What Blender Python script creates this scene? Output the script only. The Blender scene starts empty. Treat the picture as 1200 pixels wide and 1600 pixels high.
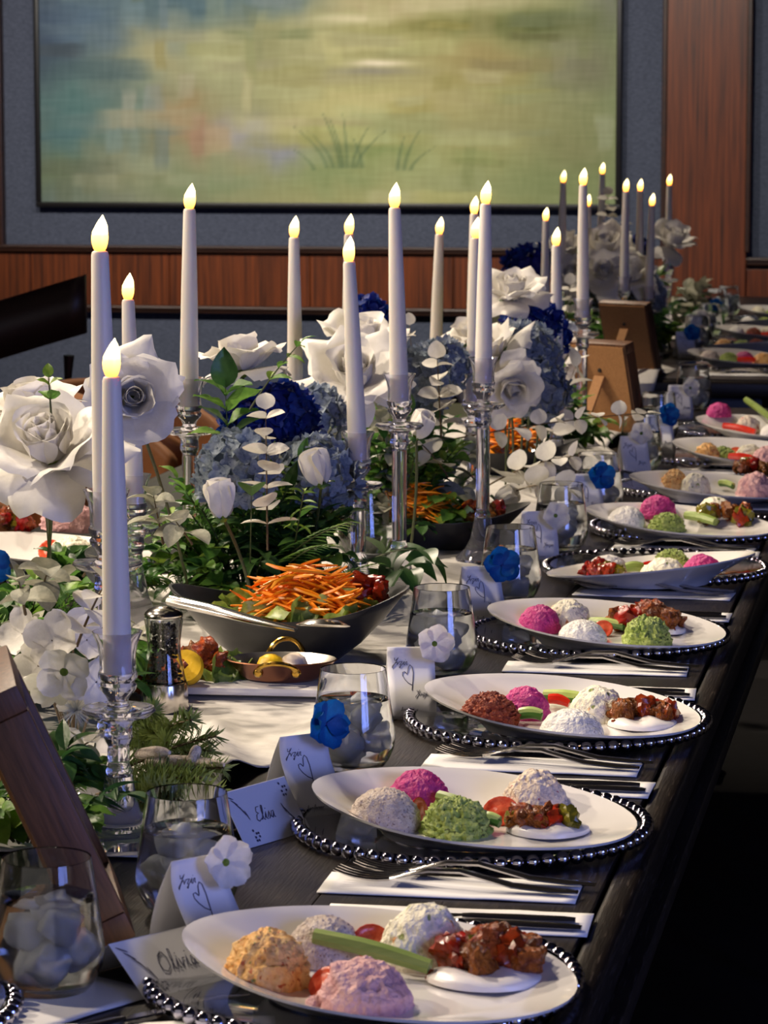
import bpy, bmesh, math, random
from mathutils import Vector, Matrix, Euler, Quaternion, noise

# ------------------------------------------------------------------ camera, world, light, exposure
SC = bpy.context.scene
COL = SC.collection
R = math.radians
TZ = 0.75                                   # height of the table tops
cam_d = bpy.data.cameras.new('camera')
cam = bpy.data.objects.new('camera', cam_d)
COL.objects.link(cam)
cam.location = (0, 0, TZ + 0.655)
cam.rotation_euler = (R(90) - math.atan(593 / 4700), 0, R(10.6))
cam_d.sensor_fit = 'VERTICAL'
cam_d.sensor_height = 36
cam_d.lens = 4700 / 1600 * 36
cam_d.clip_start = 0.05
cam_d.dof.use_dof = True
cam_d.dof.focus_distance = 3.3
cam_d.dof.aperture_fstop = 22
SC.camera = cam
SC.view_settings.view_transform = 'Standard'
SC.view_settings.look = 'None'
SC.view_settings.exposure = 0.28
SC.view_settings.gamma = 1
SC.view_settings.use_curve_mapping = False
SC.cycles.use_denoising = True
SC.cycles.max_bounces = 10
SC.cycles.transmission_bounces = 8
SC.cycles.sample_clamp_indirect = 4
SC.cycles.caustics_reflective = False

world = bpy.data.worlds.new('dusk')
SC.world = world
world.use_nodes = True
bg = world.node_tree.nodes['Background']
bg.inputs[0].default_value = (0.80, 0.72, 0.70, 1)
bg.inputs[1].default_value = 0.40


def spot(loc, aim, power, col=(1.0, 0.84, 0.65), ang=70, size=0.06, blend=0.5):
    ld = bpy.data.lights.new('downlight_beam', 'SPOT')
    ld.energy = power
    ld.color = col
    ld.spot_size = R(ang)
    ld.spot_blend = blend
    ld.shadow_soft_size = size
    lo = bpy.data.objects.new('downlight_beam', ld)
    COL.objects.link(lo)
    lo.location = loc
    lo.rotation_euler = (Vector(aim) - Vector(loc)).to_track_quat('-Z', 'Y').to_euler()
    return lo


CEIL = 3.0
TABLE_LAMPS = [((-3.5, 2.3, CEIL - .06), (-0.75, 2.6, TZ + .2), 82), ((-3.5, 4.0, CEIL - .06), (-0.85, 4.2, TZ + .2), 82), ((-3.5, 5.8, CEIL - .06), (-0.85, 5.8, TZ + .2), 70), ((-1.9, 3.2, CEIL - .06), (-0.6, 2.2, TZ), 56), ((-1.9, 4.6, CEIL - .06), (-0.65, 3.6, TZ), 56),
               ((-1.9, 6.2, CEIL - .06), (-0.7, 5.2, TZ), 56), ((-1.9, 8.0, CEIL - .06), (-0.7, 7.0, TZ), 56),
               ((-1.9, 10.2, CEIL - .06), (-0.8, 9.4, TZ), 50)]
WALL_LAMPS = [((-4.2, 9.3, CEIL - .06), (-3.7, 12.6, 1.2), 70), ((-2.7, 9.3, CEIL - .06), (-2.6, 12.6, 1.2), 90),
              ((-1.2, 9.3, CEIL - .06), (-1.6, 12.6, 1.2), 60)]
win = bpy.data.lights.new('added_blue_lamp', 'AREA')          # added lamp: blue light on the cards, set before an unseen side window
win.shape = 'RECTANGLE'
win.size, win.size_y = 1.5, 1.2
win.energy = 52
win.color = (0.22, 0.32, 1.0)
wo = bpy.data.objects.new('added_blue_lamp', win)
COL.objects.link(wo)
wo.location = (2.36, 0.2, 1.6)
wo.rotation_euler = (Vector((-.6, 2.9, .8)) - Vector((2.36, .2, 1.6))).to_track_quat('-Z', 'Y').to_euler()
for l, a, p in TABLE_LAMPS:
    spot(l, a, p * 2.7)
for l, a, p in WALL_LAMPS:
    spot(l, a, p * 2.9, (1.0, .93, .82), 80, 0.08, 0.9)

# ------------------------------------------------------------------ helpers
rnd = random.Random(7)


def link(o):
    COL.objects.link(o)
    return o


class MB:
    """collects vertices and faces of one mesh"""
    def __init__(s):
        s.v, s.f = [], []

    def add(s, v, f, mat=None):
        o = len(s.v)
        s.v += [tuple(mat @ Vector(p)) for p in v] if mat is not None else [tuple(p) for p in v]
        s.f += [tuple(i + o for i in q) for q in f]
        return s

    def box(s, c, d, mat=None):
        x, y, z = d[0] / 2, d[1] / 2, d[2] / 2
        v = [(c[0] + a * x, c[1] + b * y, c[2] + e * z) for e in (-1, 1) for b in (-1, 1) for a in (-1, 1)]
        f = [(0, 2, 3, 1), (4, 5, 7, 6), (0, 1, 5, 4), (2, 6, 7, 3), (0, 4, 6, 2), (1, 3, 7, 5)]
        return s.add(v, f, mat)

    def rbox(s, c, d, r, mat=None, seg=2):
        bm = bmesh.new()
        bmesh.ops.create_cube(bm, size=1)
        for w in bm.verts:
            w.co = Vector((w.co.x * d[0] + c[0], w.co.y * d[1] + c[1], w.co.z * d[2] + c[2]))
        bmesh.ops.bevel(bm, geom=bm.edges[:], offset=r, segments=seg, affect='EDGES', profile=.5)
        bm.verts.index_update()
        s.add([w.co.copy() for w in bm.verts], [[w.index for w in f.verts] for f in bm.faces], mat)
        bm.free()
        return s

    def lathe(s, prof, seg=24, mat=None):
        v, f, rings = [], [], []
        for r, z in prof:
            if r <= 1e-6:
                rings.append([len(v)])
                v.append((0, 0, z))
            else:
                rings.append(list(range(len(v), len(v) + seg)))
                v += [(r * math.cos(2 * math.pi * k / seg), r * math.sin(2 * math.pi * k / seg), z) for k in range(seg)]
        for a, b in zip(rings, rings[1:]):
            for k in range(seg):
                n = (k + 1) % seg
                if len(a) == 1 and len(b) == 1:
                    continue
                if len(a) == 1:
                    f.append((a[0], b[n], b[k]))
                elif len(b) == 1:
                    f.append((a[k], a[n], b[0]))
                else:
                    f.append((a[k], a[n], b[n], b[k]))
        return s.add(v, f, mat)

    def tube(s, pts, rad, seg=6, mat=None, flat=1.0):
        pts = [Vector(p) for p in pts]
        n = len(pts)
        if not hasattr(rad, '__len__'):
            rad = [rad] * n
        v, f = [], []
        up = Vector((0, 0, 1))
        for i, p in enumerate(pts):
            t = (pts[min(i + 1, n - 1)] - pts[max(i - 1, 0)])
            if t.length < 1e-9:
                t = Vector((0, 0, 1))
            t.normalize()
            a = t.cross(up)
            if a.length < .08:
                a = t.cross(Vector((0, 1, 0)))
            a.normalize()
            b = a.cross(t)
            for k in range(seg):
                th = 2 * math.pi * k / seg
                v.append(p + (a * math.cos(th) + b * math.sin(th) * flat) * rad[i])
        for i in range(n - 1):
            for k in range(seg):
                m = (k + 1) % seg
                f.append((i * seg + k, i * seg + m, (i + 1) * seg + m, (i + 1) * seg + k))
        f.append(tuple(range(seg - 1, -1, -1)))
        f.append(tuple((n - 1) * seg + k for k in range(seg)))
        return s.add(v, f, mat)

    def grid(s, fn, nu, nv, mat=None):
        v = [fn(i / nu, j / nv) for j in range(nv + 1) for i in range(nu + 1)]
        f = [(j * (nu + 1) + i, j * (nu + 1) + i + 1, (j + 1) * (nu + 1) + i + 1, (j + 1) * (nu + 1) + i)
             for j in range(nv) for i in range(nu)]
        return s.add(v, f, mat)

    def data(s, name, m, smooth=True, sharp=True):
        me = bpy.data.meshes.new(name)
        me.from_pydata(s.v, [], s.f)
        if m is not None:
            me.materials.append(m)
        if smooth:
            me.polygons.foreach_set('use_smooth', [True] * len(me.polygons))
        me.update()
        if smooth and sharp:
            me.set_sharp_from_angle(angle=R(38))
        return me

    def build(s, name, m, parent=None, loc=(0, 0, 0), rot=(0, 0, 0), smooth=True):
        return put(name, s.data(name, m, smooth), parent, loc, rot)


def put(name, me, parent=None, loc=(0, 0, 0), rot=(0, 0, 0), scale=None):
    o = bpy.data.objects.new(name, me)
    COL.objects.link(o)
    if parent is not None:
        o.parent = parent
    o.location = loc
    if isinstance(rot, Quaternion):
        o.rotation_mode = 'QUATERNION'
        o.rotation_quaternion = rot
    else:
        o.rotation_euler = rot
    if scale is not None:
        o.scale = scale if hasattr(scale, '__len__') else (scale,) * 3
    return o


def tag(o, label=None, cat=None, group=None, kind=None):
    if label:
        o['label'] = label
    if cat:
        o['category'] = cat
    if group:
        o['group'] = group
    if kind:
        o['kind'] = kind
    return o


def thing(name, label, cat, loc=(0, 0, 0), rz=0., group=None, quat=None):
    o = put(name, None, None, loc, quat if quat is not None else (0, 0, rz))
    o.empty_display_size = .05
    return tag(o, label, cat, group)


def towards(v, roll=0.):
    q = Vector(v).normalized().to_track_quat('Z', 'Y')
    return q @ Quaternion((0, 0, 1), roll)


def fbm(p, sc=1., oct=3):
    t, a, k = 0, 1, 0
    for i in range(oct):
        t += a * noise.noise(Vector(p) * sc)
        k += a
        a *= .5
        sc *= 2.1
    return t / k


def copies(o, name=None, **kw):
    c = o.copy()
    COL.objects.link(c)
    return c


def copy_tree(o, parent=None):
    c = o.copy()
    COL.objects.link(c)
    c.parent = parent
    for ch in list(o.children):
        copy_tree(ch, c)
    return c


# ------------------------------------------------------------------ materials
def s2l(c):
    return tuple(((x / 255) / 12.92 if x / 255 <= .04045 else ((x / 255 + .055) / 1.055) ** 2.4) for x in c) + (1,)


def mat(name, col, rough=.5, metal=0., trans=0., col2=None, nscale=20., lo=.35, hi=.65, bump=0., bscale=None,
        stretch=None, sss=0., ior=1.45, coat=0., specks=None, vary=0., spec=.5, bdist=.002, alpha=None, detail=5., coords='Object', wave=None):
    m = bpy.data.materials.new(name)
    m.use_nodes = True
    nt = m.node_tree
    N, L = nt.nodes, nt.links
    b = N['Principled BSDF']
    b.inputs['Base Color'].default_value = s2l(col)
    b.inputs['Roughness'].default_value = rough
    b.inputs['Metallic'].default_value = metal
    b.inputs['Transmission Weight'].default_value = trans
    b.inputs['IOR'].default_value = ior
    b.inputs['Coat Weight'].default_value = coat
    b.inputs['Specular IOR Level'].default_value = spec
    if sss:
        b.inputs['Subsurface Weight'].default_value = sss
        b.inputs['Subsurface Radius'].default_value = (.01, .006, .004)
        b.inputs['Subsurface Scale'].default_value = .6
    tc = N.new('ShaderNodeTexCoord')
    mp = N.new('ShaderNodeMapping')
    L.new(tc.outputs[coords], mp.inputs[0])
    if stretch:
        mp.inputs['Scale'].default_value = stretch
    src = None
    if col2 is not None:
        nz = N.new('ShaderNodeTexNoise')
        nz.inputs['Scale'].default_value = nscale
        nz.inputs['Detail'].default_value = detail
        nz.inputs['Roughness'].default_value = .6
        L.new(mp.outputs[0], nz.inputs[0])
        rp = N.new('ShaderNodeValToRGB')
        rp.color_ramp.elements[0].position = lo
        rp.color_ramp.elements[1].position = hi
        rp.color_ramp.elements[0].color = s2l(col)
        rp.color_ramp.elements[1].color = s2l(col2)
        L.new(nz.outputs[0], rp.inputs[0])
        src = rp.outputs[0]
    for sp in (specks or []):                      # (colour, scale, amount)
        vz = N.new('ShaderNodeTexNoise')
        vz.inputs['Scale'].default_value = sp[1]
        vz.inputs['Detail'].default_value = 1.
        va = N.new('ShaderNodeVectorMath')
        va.inputs[1].default_value = (sp[1] * .37, sp[2] * 31, 3.1)
        L.new(mp.outputs[0], va.inputs[0])
        L.new(va.outputs[0], vz.inputs[0])
        r2 = N.new('ShaderNodeValToRGB')
        r2.color_ramp.elements[0].position = sp[2]
        r2.color_ramp.elements[1].position = sp[2] + .05
        L.new(vz.outputs[0], r2.inputs[0])
        mx = N.new('ShaderNodeMix')
        mx.data_type = 'RGBA'
        mx.inputs['B'].default_value = s2l(sp[0])
        mx.inputs['A'].default_value = s2l(col)
        L.new(r2.outputs[0], mx.inputs['Factor'])
        if src is not None:
            L.new(src, mx.inputs['A'])
        src = mx.outputs['Result']
    if vary:
        oi = N.new('ShaderNodeObjectInfo')
        hs = N.new('ShaderNodeHueSaturation')
        mr = N.new('ShaderNodeMapRange')
        mr.inputs['To Min'].default_value = 1 - vary
        mr.inputs['To Max'].default_value = 1 + vary
        L.new(oi.outputs['Random'], mr.inputs[0])
        L.new(mr.outputs[0], hs.inputs['Value'])
        mh = N.new('ShaderNodeMapRange')
        mh.inputs['To Min'].default_value = .5 + vary * .06
        mh.inputs['To Max'].default_value = .5 - vary * .06
        L.new(oi.outputs['Random'], mh.inputs[0])
        L.new(mh.outputs[0], hs.inputs['Hue'])
        hs.inputs['Color'].default_value = s2l(col)
        if src is not None:
            L.new(src, hs.inputs['Color'])
        src = hs.outputs[0]
    if src is not None:
        L.new(src, b.inputs['Base Color'])
    if bump:
        bz = N.new('ShaderNodeTexNoise')
        bz.inputs['Scale'].default_value = bscale or nscale
        bz.inputs['Detail'].default_value = 6.
        L.new(mp.outputs[0], bz.inputs[0])
        bn = N.new('ShaderNodeBump')
        bn.inputs['Strength'].default_value = bump
        bn.inputs['Distance'].default_value = bdist
        L.new(bz.outputs[0], bn.inputs['Height'])
        L.new(bn.outputs[0], b.inputs['Normal'])
    return m


def leafmat(name, col, col2, rough=.45, vary=.25, transl=.25):
    m = mat(name, col, rough, col2=col2, nscale=3, vary=vary, bump=.15, bscale=14)
    nt = m.node_tree
    b = nt.nodes['Principled BSDF']
    out = nt.nodes['Material Output']
    tr = nt.nodes.new('ShaderNodeBsdfTranslucent')
    ms = nt.nodes.new('ShaderNodeMixShader')
    ms.inputs[0].default_value = transl
    src = b.inputs['Base Color'].links[0].from_socket
    nt.links.new(src, tr.inputs[0])
    nt.links.new(b.outputs[0], ms.inputs[1])
    nt.links.new(tr.outputs[0], ms.inputs[2])
    nt.links.new(ms.outputs[0], out.inputs[0])
    return m


MT = {}
MT['table'] = mat('dark_oak', (26, 21, 18), .34, col2=(78, 68, 60), nscale=60, lo=.55, hi=.8, stretch=(7, .45, 7), bump=.35, bscale=60, bdist=.0012, spec=.35)
MT['runner'] = mat('gauze', (186, 182, 178), .9, col2=(202, 198, 193), nscale=40, bump=.3, bscale=900, bdist=.0005)
MT['china'] = mat('white_china', (226, 222, 218), .12, spec=.6, coat=.3)
MT['glass'] = mat('clear_glass', (250, 252, 255), .0, trans=1., ior=1.47)


def condensation(m):
    """cold glass: a mist of fine drops up to the water line, streaky and patchy"""
    nt = m.node_tree
    N, L = nt.nodes, nt.links
    tc, sx, nz, mr, mr2, mu = (N.new('ShaderNode' + k) for k in ('TexCoord', 'SeparateXYZ', 'TexNoise', 'MapRange', 'MapRange', 'Math'))
    L.new(tc.outputs['Object'], sx.inputs[0])
    L.new(tc.outputs['Object'], nz.inputs[0])
    nz.inputs['Scale'].default_value = 32
    nz.inputs['Detail'].default_value = 5
    mr.inputs['From Min'].default_value, mr.inputs['From Max'].default_value = .072, .06
    mr2.inputs['From Min'].default_value, mr2.inputs['From Max'].default_value = .38, .6
    mr2.inputs['To Max'].default_value = .12
    mu.operation = 'MULTIPLY'
    L.new(sx.outputs[2], mr.inputs[0])
    L.new(nz.outputs[0], mr2.inputs[0])
    L.new(mr.outputs[0], mu.inputs[0])
    L.new(mr2.outputs[0], mu.inputs[1])
    L.new(mu.outputs[0], N['Principled BSDF'].inputs['Roughness'])
    return m


MT['cold_glass'] = condensation(mat('cold_glass', (250, 252, 255), .0, trans=1., ior=1.47))
MT['acrylic'] = mat('clear_acrylic', (240, 240, 252), .03, trans=.955, ior=1.38)
MT['bead'] = mat('silver_bead', (192, 190, 206), .08, metal=1.)
MT['water'] = mat('water', (250, 252, 255), .0, trans=1., ior=1.333)
MT['ice'] = mat('frosted_ice', (250, 250, 250), .3, trans=.56, ior=1.31, bump=.5, bscale=120, col2=(230, 235, 240))
MT['steel'] = mat('polished_steel', (205, 200, 196), .16, metal=1.)
MT['napkin'] = mat('paper_napkin', (232, 230, 230), .85, bump=.2, bscale=500, bdist=.0004)
MT['card'] = mat('card_paper', (228, 227, 232), .8, bump=.1, bscale=300, bdist=.0003)
MT['ink'] = mat('grey_ink', (70, 70, 95), .7)
MT['wax'] = mat('ivory_wax', (228, 222, 214), .45, sss=.35, bump=.05, bscale=80)
MT['petal'] = leafmat('white_petal', (238, 235, 230), (228, 224, 216), .6, .03, .22)
MT['petal_blue'] = leafmat('cobalt_petal', (10, 84, 156), (16, 100, 178), .6, .08, .2)
MT['navy'] = leafmat('navy_petal', (12, 32, 112), (20, 48, 140), .6, .2, .2)
MT['pale_blue'] = leafmat('powder_blue_petal', (112, 124, 142), (152, 163, 178), .65, .14, .25)
MT['ice_blue'] = leafmat('ice_white_petal', (196, 202, 214), (214, 218, 226), .65, .08, .25)
MT['white_leaf'] = leafmat('white_leaf', (232, 228, 218), (220, 216, 205), .6, .05, .25)
MT['sage_leaf'] = leafmat('sage_leaf', (128, 130, 112), (165, 162, 142), .6, .15, .25)
MT['leaf'] = leafmat('green_leaf', (84, 128, 54), (116, 158, 70), .4, .35, .4)
MT['dark_leaf'] = leafmat('deep_green_leaf', (46, 80, 38), (64, 100, 50), .35, .3, .3)
MT['lime_leaf'] = leafmat('lime_leaf', (104, 140, 50), (140, 165, 66), .45, .25, .35)
MT['needle'] = leafmat('fir_needle', (84, 108, 56), (124, 138, 76), .5, .2, .2)
MT['stem'] = mat('green_stem', (52, 66, 38), .6, col2=(80, 84, 50), nscale=60)
MT['brown_stem'] = mat('brown_stem', (92, 74, 48), .7)
MT['catkin'] = mat('frosted_catkin', (206, 188, 172), .95, col2=(232, 220, 208), nscale=300, bump=1., bscale=600, bdist=.002)
MT['walnut'] = mat('walnut', (104, 68, 44), .5, col2=(70, 44, 28), nscale=30, stretch=(6, 6, .6), bump=.15, bscale=60)
MT['mdf'] = mat('tan_board', (165, 118, 72), .75, col2=(150, 106, 64), nscale=200)
MT['stone'] = mat('dark_stoneware', (46, 46, 48), .38, col2=(32, 32, 34), nscale=18, bump=.12, bscale=40, coat=.2)
MT['carrot'] = mat('carrot', (248, 136, 14), .38, col2=(252, 160, 34), nscale=60, vary=.08)
MT['lettuce'] = leafmat('lettuce', (104, 132, 48), (168, 182, 92), .35, .2, .3)
MT['olive'] = mat('pale_olive', (160, 168, 90), .3)
MT['redleaf'] = mat('dried_tomato', (112, 36, 22), .35, col2=(64, 26, 20), nscale=2.9, bump=.6, bscale=8.0)
MT['copper'] = mat('copper', (176, 118, 88), .3, metal=1.)
MT['tin'] = mat('tinned_inside', (196, 190, 180), .3, metal=.9)
MT['brass'] = mat('brass', (200, 158, 72), .2, metal=1.)
MT['lemon'] = mat('lemon', (232, 186, 30), .4, bump=.3, bscale=200)
MT['peppercorn'] = mat('peppercorn', (38, 30, 26), .7)
MT['tomato'] = mat('tomato', (190, 34, 22), .18, col2=(206, 52, 30), nscale=40, sss=.15)
MT['tomato_flesh'] = mat('tomato_flesh', (226, 112, 80), .2, col2=(198, 56, 36), nscale=90, bump=.4, bscale=150)
MT['cuke'] = mat('cucumber_flesh', (168, 190, 104), .3, col2=(190, 205, 130), nscale=60)
MT['cuke_skin'] = mat('cucumber_skin', (72, 112, 46), .3)
MT['celery'] = mat('celery', (142, 158, 84), .35, col2=(120, 142, 66), nscale=50, stretch=(.3, 3, 3))
MT['yogurt'] = mat('yogurt', (235, 230, 226), .3, sss=.1)
MT['eggplant'] = mat('stewed_eggplant', (168, 92, 34), .22, col2=(104, 46, 18), nscale=2.5, bump=.5, bdist=.1, bscale=6.0, vary=.25)
MT['pepper'] = mat('stewed_red_pepper', (158, 40, 18), .2, col2=(112, 40, 16), nscale=2.1, bump=.3, bscale=5.3, vary=.15)
MT['greenpep'] = mat('stewed_green_pepper', (126, 116, 34), .2, col2=(90, 84, 22), nscale=2.1)
D_ = dict(rough=.5, bump=.4, bdist=.08)
MT['d_apricot'] = mat('apricot_dip', (232, 168, 88), col2=(240, 196, 128), nscale=3.2, bscale=8.2, specks=[((190, 90, 36), 8.0, 0.65), ((120, 130, 60), 6.5, 0.69)], **D_)
MT['d_grey'] = mat('walnut_dip', (186, 168, 158), col2=(214, 200, 190), nscale=4.3, bscale=15.3, specks=[((150, 128, 122), 11.0, 0.63)], **D_)
MT['d_pink'] = mat('pale_pink_dip', (206, 152, 156), col2=(222, 176, 176), nscale=1.8, bscale=5.3, **D_)
MT['d_herb'] = mat('herbed_cheese_dip', (234, 226, 200), col2=(240, 234, 216), nscale=1.8, bscale=4.7, specks=[((128, 138, 66), 3.8, 0.66), ((214, 150, 90), 3.0, 0.69)], **D_)
MT['d_magenta'] = mat('beet_dip', (178, 32, 112), col2=(200, 56, 136), nscale=2.1, bscale=6.5, **D_)
MT['d_green'] = mat('green_bean_dip', (140, 164, 70), col2=(182, 196, 110), nscale=3.2, bscale=7.6, specks=[((84, 96, 44), 7.5, 0.65)], **D_)
MT['d_redwhite'] = mat('pepper_flecked_dip', (228, 206, 184), col2=(238, 222, 204), nscale=2.1, bscale=5.9, specks=[((186, 66, 84), 4.0, 0.65), ((150, 120, 90), 5.5, 0.67)], **D_)
MT['d_brown'] = mat('walnut_pepper_dip', (122, 44, 24), col2=(160, 70, 40), nscale=5.0, bscale=14.1, specks=[((190, 110, 70), 10.0, 0.65)], **D_)
MT['d_white'] = mat('white_cheese_dip', (232, 228, 222), col2=(222, 220, 220), nscale=1.4, bscale=4.1, specks=[((170, 160, 160), 6.0, 0.69)], **D_)
MT['wood_wall'] = mat('mahogany_veneer', (118, 56, 22), .38, col2=(56, 24, 9), nscale=12, lo=.32, hi=.68, stretch=(8, 8, .22), bump=.04, bscale=20)
MT['wood_trim'] = mat('dark_trim_wood', (58, 32, 22), .35, col2=(42, 24, 17), nscale=12, stretch=(.4, 4, 4))
MT['linen'] = mat('slate_linen_wallpaper', (80, 86, 104), .9, col2=(58, 63, 79), nscale=60, stretch=(1, 1, 3), bump=.3, bscale=180)
MT['black'] = mat('black_frame', (22, 20, 22), .4)
MT['floor'] = mat('dark_carpet', (22, 20, 24), .95, col2=(30, 27, 31), nscale=30, bump=.4, bscale=300)
MT['wall'] = mat('dark_plaster', (70, 66, 66), .9, col2=(62, 58, 60), nscale=8)
MT['ceil'] = mat('ceiling_paint', (60, 56, 56), .9, col2=(54, 52, 52), nscale=6)
MT['tan'] = mat('tan_leather', (172, 116, 74), .5, col2=(152, 100, 62), nscale=20, bump=.15, bscale=200)
MT['black_leather'] = mat('black_leather', (14, 13, 15), .55, col2=(20, 18, 20), nscale=20, bump=.15, bscale=200)
MT['chair_wood'] = mat('chair_wood', (38, 24, 20), .4, col2=(54, 34, 28), nscale=30, stretch=(1, 8, 8))
MT['seat_pink'] = mat('dusty_pink_fabric', (168, 128, 108), .9, bump=.3, bscale=400)
MT['plastic'] = mat('dark_plastic', (40, 40, 42), .4)


def flame_mat():
    m = bpy.data.materials.new('amber_bulb')
    m.use_nodes = True
    nt = m.node_tree
    b = nt.nodes['Principled BSDF']
    tc = nt.nodes.new('ShaderNodeTexCoord')
    sx = nt.nodes.new('ShaderNodeSeparateXYZ')
    rp = nt.nodes.new('ShaderNodeValToRGB')
    e = rp.color_ramp.elements
    e[0].position, e[0].color = 0., (1.0, .26, .02, 1)
    e[1].position, e[1].color = .42, (1.0, .62, .12, 1)
    rp.color_ramp.elements.new(.72).color = (1.0, .85, .45, 1)
    mr = nt.nodes.new('ShaderNodeMapRange')
    mr.inputs['From Min'].default_value = 0
    mr.inputs['From Max'].default_value = .034
    nt.links.new(tc.outputs['Object'], sx.inputs[0])
    nt.links.new(sx.outputs[2], mr.inputs[0])
    nt.links.new(mr.outputs[0], rp.inputs[0])
    nt.links.new(rp.outputs[0], b.inputs['Emission Color'])
    b.inputs['Emission Strength'].default_value = 4.2
    b.inputs['Base Color'].default_value = s2l((240, 200, 130))
    b.inputs['Roughness'].default_value = .4
    return m


MT['flame'] = flame_mat()
ml = bpy.data.materials.new('lamp_disc')
ml.use_nodes = True
ml.node_tree.nodes['Principled BSDF'].inputs['Emission Color'].default_value = (1, .82, .6, 1)
ml.node_tree.nodes['Principled BSDF'].inputs['Emission Strength'].default_value = 12
MT['lamp'] = ml

# ------------------------------------------------------------------ the room
ORD = ['first', 'second', 'third', 'fourth', 'fifth', 'sixth', 'seventh', 'eighth', 'ninth', 'tenth', 'eleventh', 'twelfth', 'thirteenth', 'fourteenth']
WY = 12.6


def struct(mb, name, m, parent=None, smooth=False):
    o = mb.build(name, m, parent, smooth=smooth)
    if parent is None:
        o['kind'] = 'structure'
    return o


struct(MB().box((-1.0, 5.0, -.05), (11, 16, .1)), 'floor', MT['floor'])
struct(MB().box((-1.0, 5.8, CEIL + .05), (11, 14.4, .1)), 'ceiling', MT['ceil'])
struct(MB().box((-6.55, 5.0, CEIL / 2), (.1, 16, CEIL)), 'wall_left', MT['wall'])
wr_ = MB()
wr_.box((2.45, 7.1, CEIL / 2), (.1, 11.1, CEIL))                 # side wall, with an unseen opening added beside the blue lamp
wr_.box((2.45, -1.8, CEIL / 2), (.1, 2.4, CEIL))
wr_.box((2.45, .48, .45), (.1, 2.14, .9))
wr_.box((2.45, .48, 2.65), (.1, 2.14, .7))
struct(wr_, 'wall_right', MT['wall'])
wn = MB()
for yy in (-.57, .48, 1.53):
    wn.box((2.44, yy, 1.6), (.06, .05, 1.4))
for zz in (.92, 1.6, 2.28):
    wn.box((2.44, .48, zz), (.06, 2.14, .05))
struct(wn, 'unseen_window_1', MT['black'])  # unseen window frame, added to go with the blue area lamp
wb = struct(MB().box((-1.0, WY + .11, CEIL / 2), (11, .1, CEIL)), 'wall_back', MT['wall'])

# panel edges on the back wall, (x, z) in metres
XL, ZB = (-4.0523, 0.9104)
XR, ZT0 = (-1.1670, 0.9144)
_, ZD0 = (-3.1980, 0.8944)
_, ZD1 = (-3.1999, 0.6634)
_, ZE1 = (-3.2002, 0.6330)
XP, _ = (-0.8263, 0.8957)
ZTOP = CEIL
wp = MB().box(((XL + XR) / 2, WY + .04, (ZB + ZTOP) / 2), (XR - XL, .04, ZTOP - ZB)).build('wallpaper_panel', MT['linen'], wb, smooth=False)
wl = MB().box((-5.3, WY + .04, (ZB + ZTOP) / 2), (2 * (XL + 5.3) - .1, .04, ZTOP - ZB)).build('wallpaper_panel', MT['linen'], wb, smooth=False)
wr = MB().box((XP + 1.3, WY + .04, (ZB - .02 + ZTOP) / 2), (2.6, .04, ZTOP - ZB + .02)).build('wallpaper_panel', MT['linen'], wb, smooth=False)
MB().box((-1, WY + .04, ZE1 / 2), (11, .04, ZE1)).build('lower_wallpaper', MT['linen'], wb, smooth=False)
x = -6.4
k = 0
while x < XR + .02:                                   # rail of veneer boards, recessed joints between them
    w = .62
    MB().rbox((x + w / 2, WY + .03, (ZD0 + ZD1) / 2), (w - .003, .06, ZD0 - ZD1), .002).build('veneer_board', MT['wood_wall'], wb, smooth=False)
    x += w
for px0, px1 in ((XR, XP),):
    MB().rbox(((px0 + px1) / 2, WY + .02, CEIL / 2), (px1 - px0 - .002, .08, CEIL), .002).build('veneer_pilaster', MT['wood_wall'], wb, smooth=False)
for q in range(4):
    MB().rbox((XP + .31 + .62 * q, WY + .025, (ZB + .1) / 2 - .06), (.617, .06, ZB - .12), .002).build('veneer_board', MT['wood_wall'], wb, smooth=False)


def moulding(name, x0, x1, z0, z1, depth=.05):
    h = z1 - z0
    mb = MB().rbox(((x0 + x1) / 2, WY, (z0 + z1) / 2), (x1 - x0, depth, h), min(h, depth) * .22)
    mb.rbox(((x0 + x1) / 2, WY - depth / 2, z0 + h * .7), (x1 - x0, depth * .4, h * .3), h * .08)
    return struct(mb, name, MT['wood_trim'], None)


moulding('trim_1', -6.4, XR, ZD0 - .002, ZB + .012)
moulding('trim_2', -6.4, XR, ZE1, ZD1, .06)
moulding('trim_3', XP, 4.5, ZB - .055, ZB - .02)
struct(MB().rbox((XR - .005, WY, (ZB + ZTOP) / 2), (.022, .05, ZTOP - ZB), .005), 'trim_4', MT['wood_trim'])
struct(MB().rbox((XP + .005, WY - .02, (ZB + ZTOP) / 2), (.022, .05, ZTOP - ZB), .005), 'trim_5', MT['wood_trim'])
struct(MB().rbox((XL + .004, WY, (ZB + ZTOP) / 2), (.024, .05, ZTOP - ZB), .005), 'trim_6', MT['wood_trim'])

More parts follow.
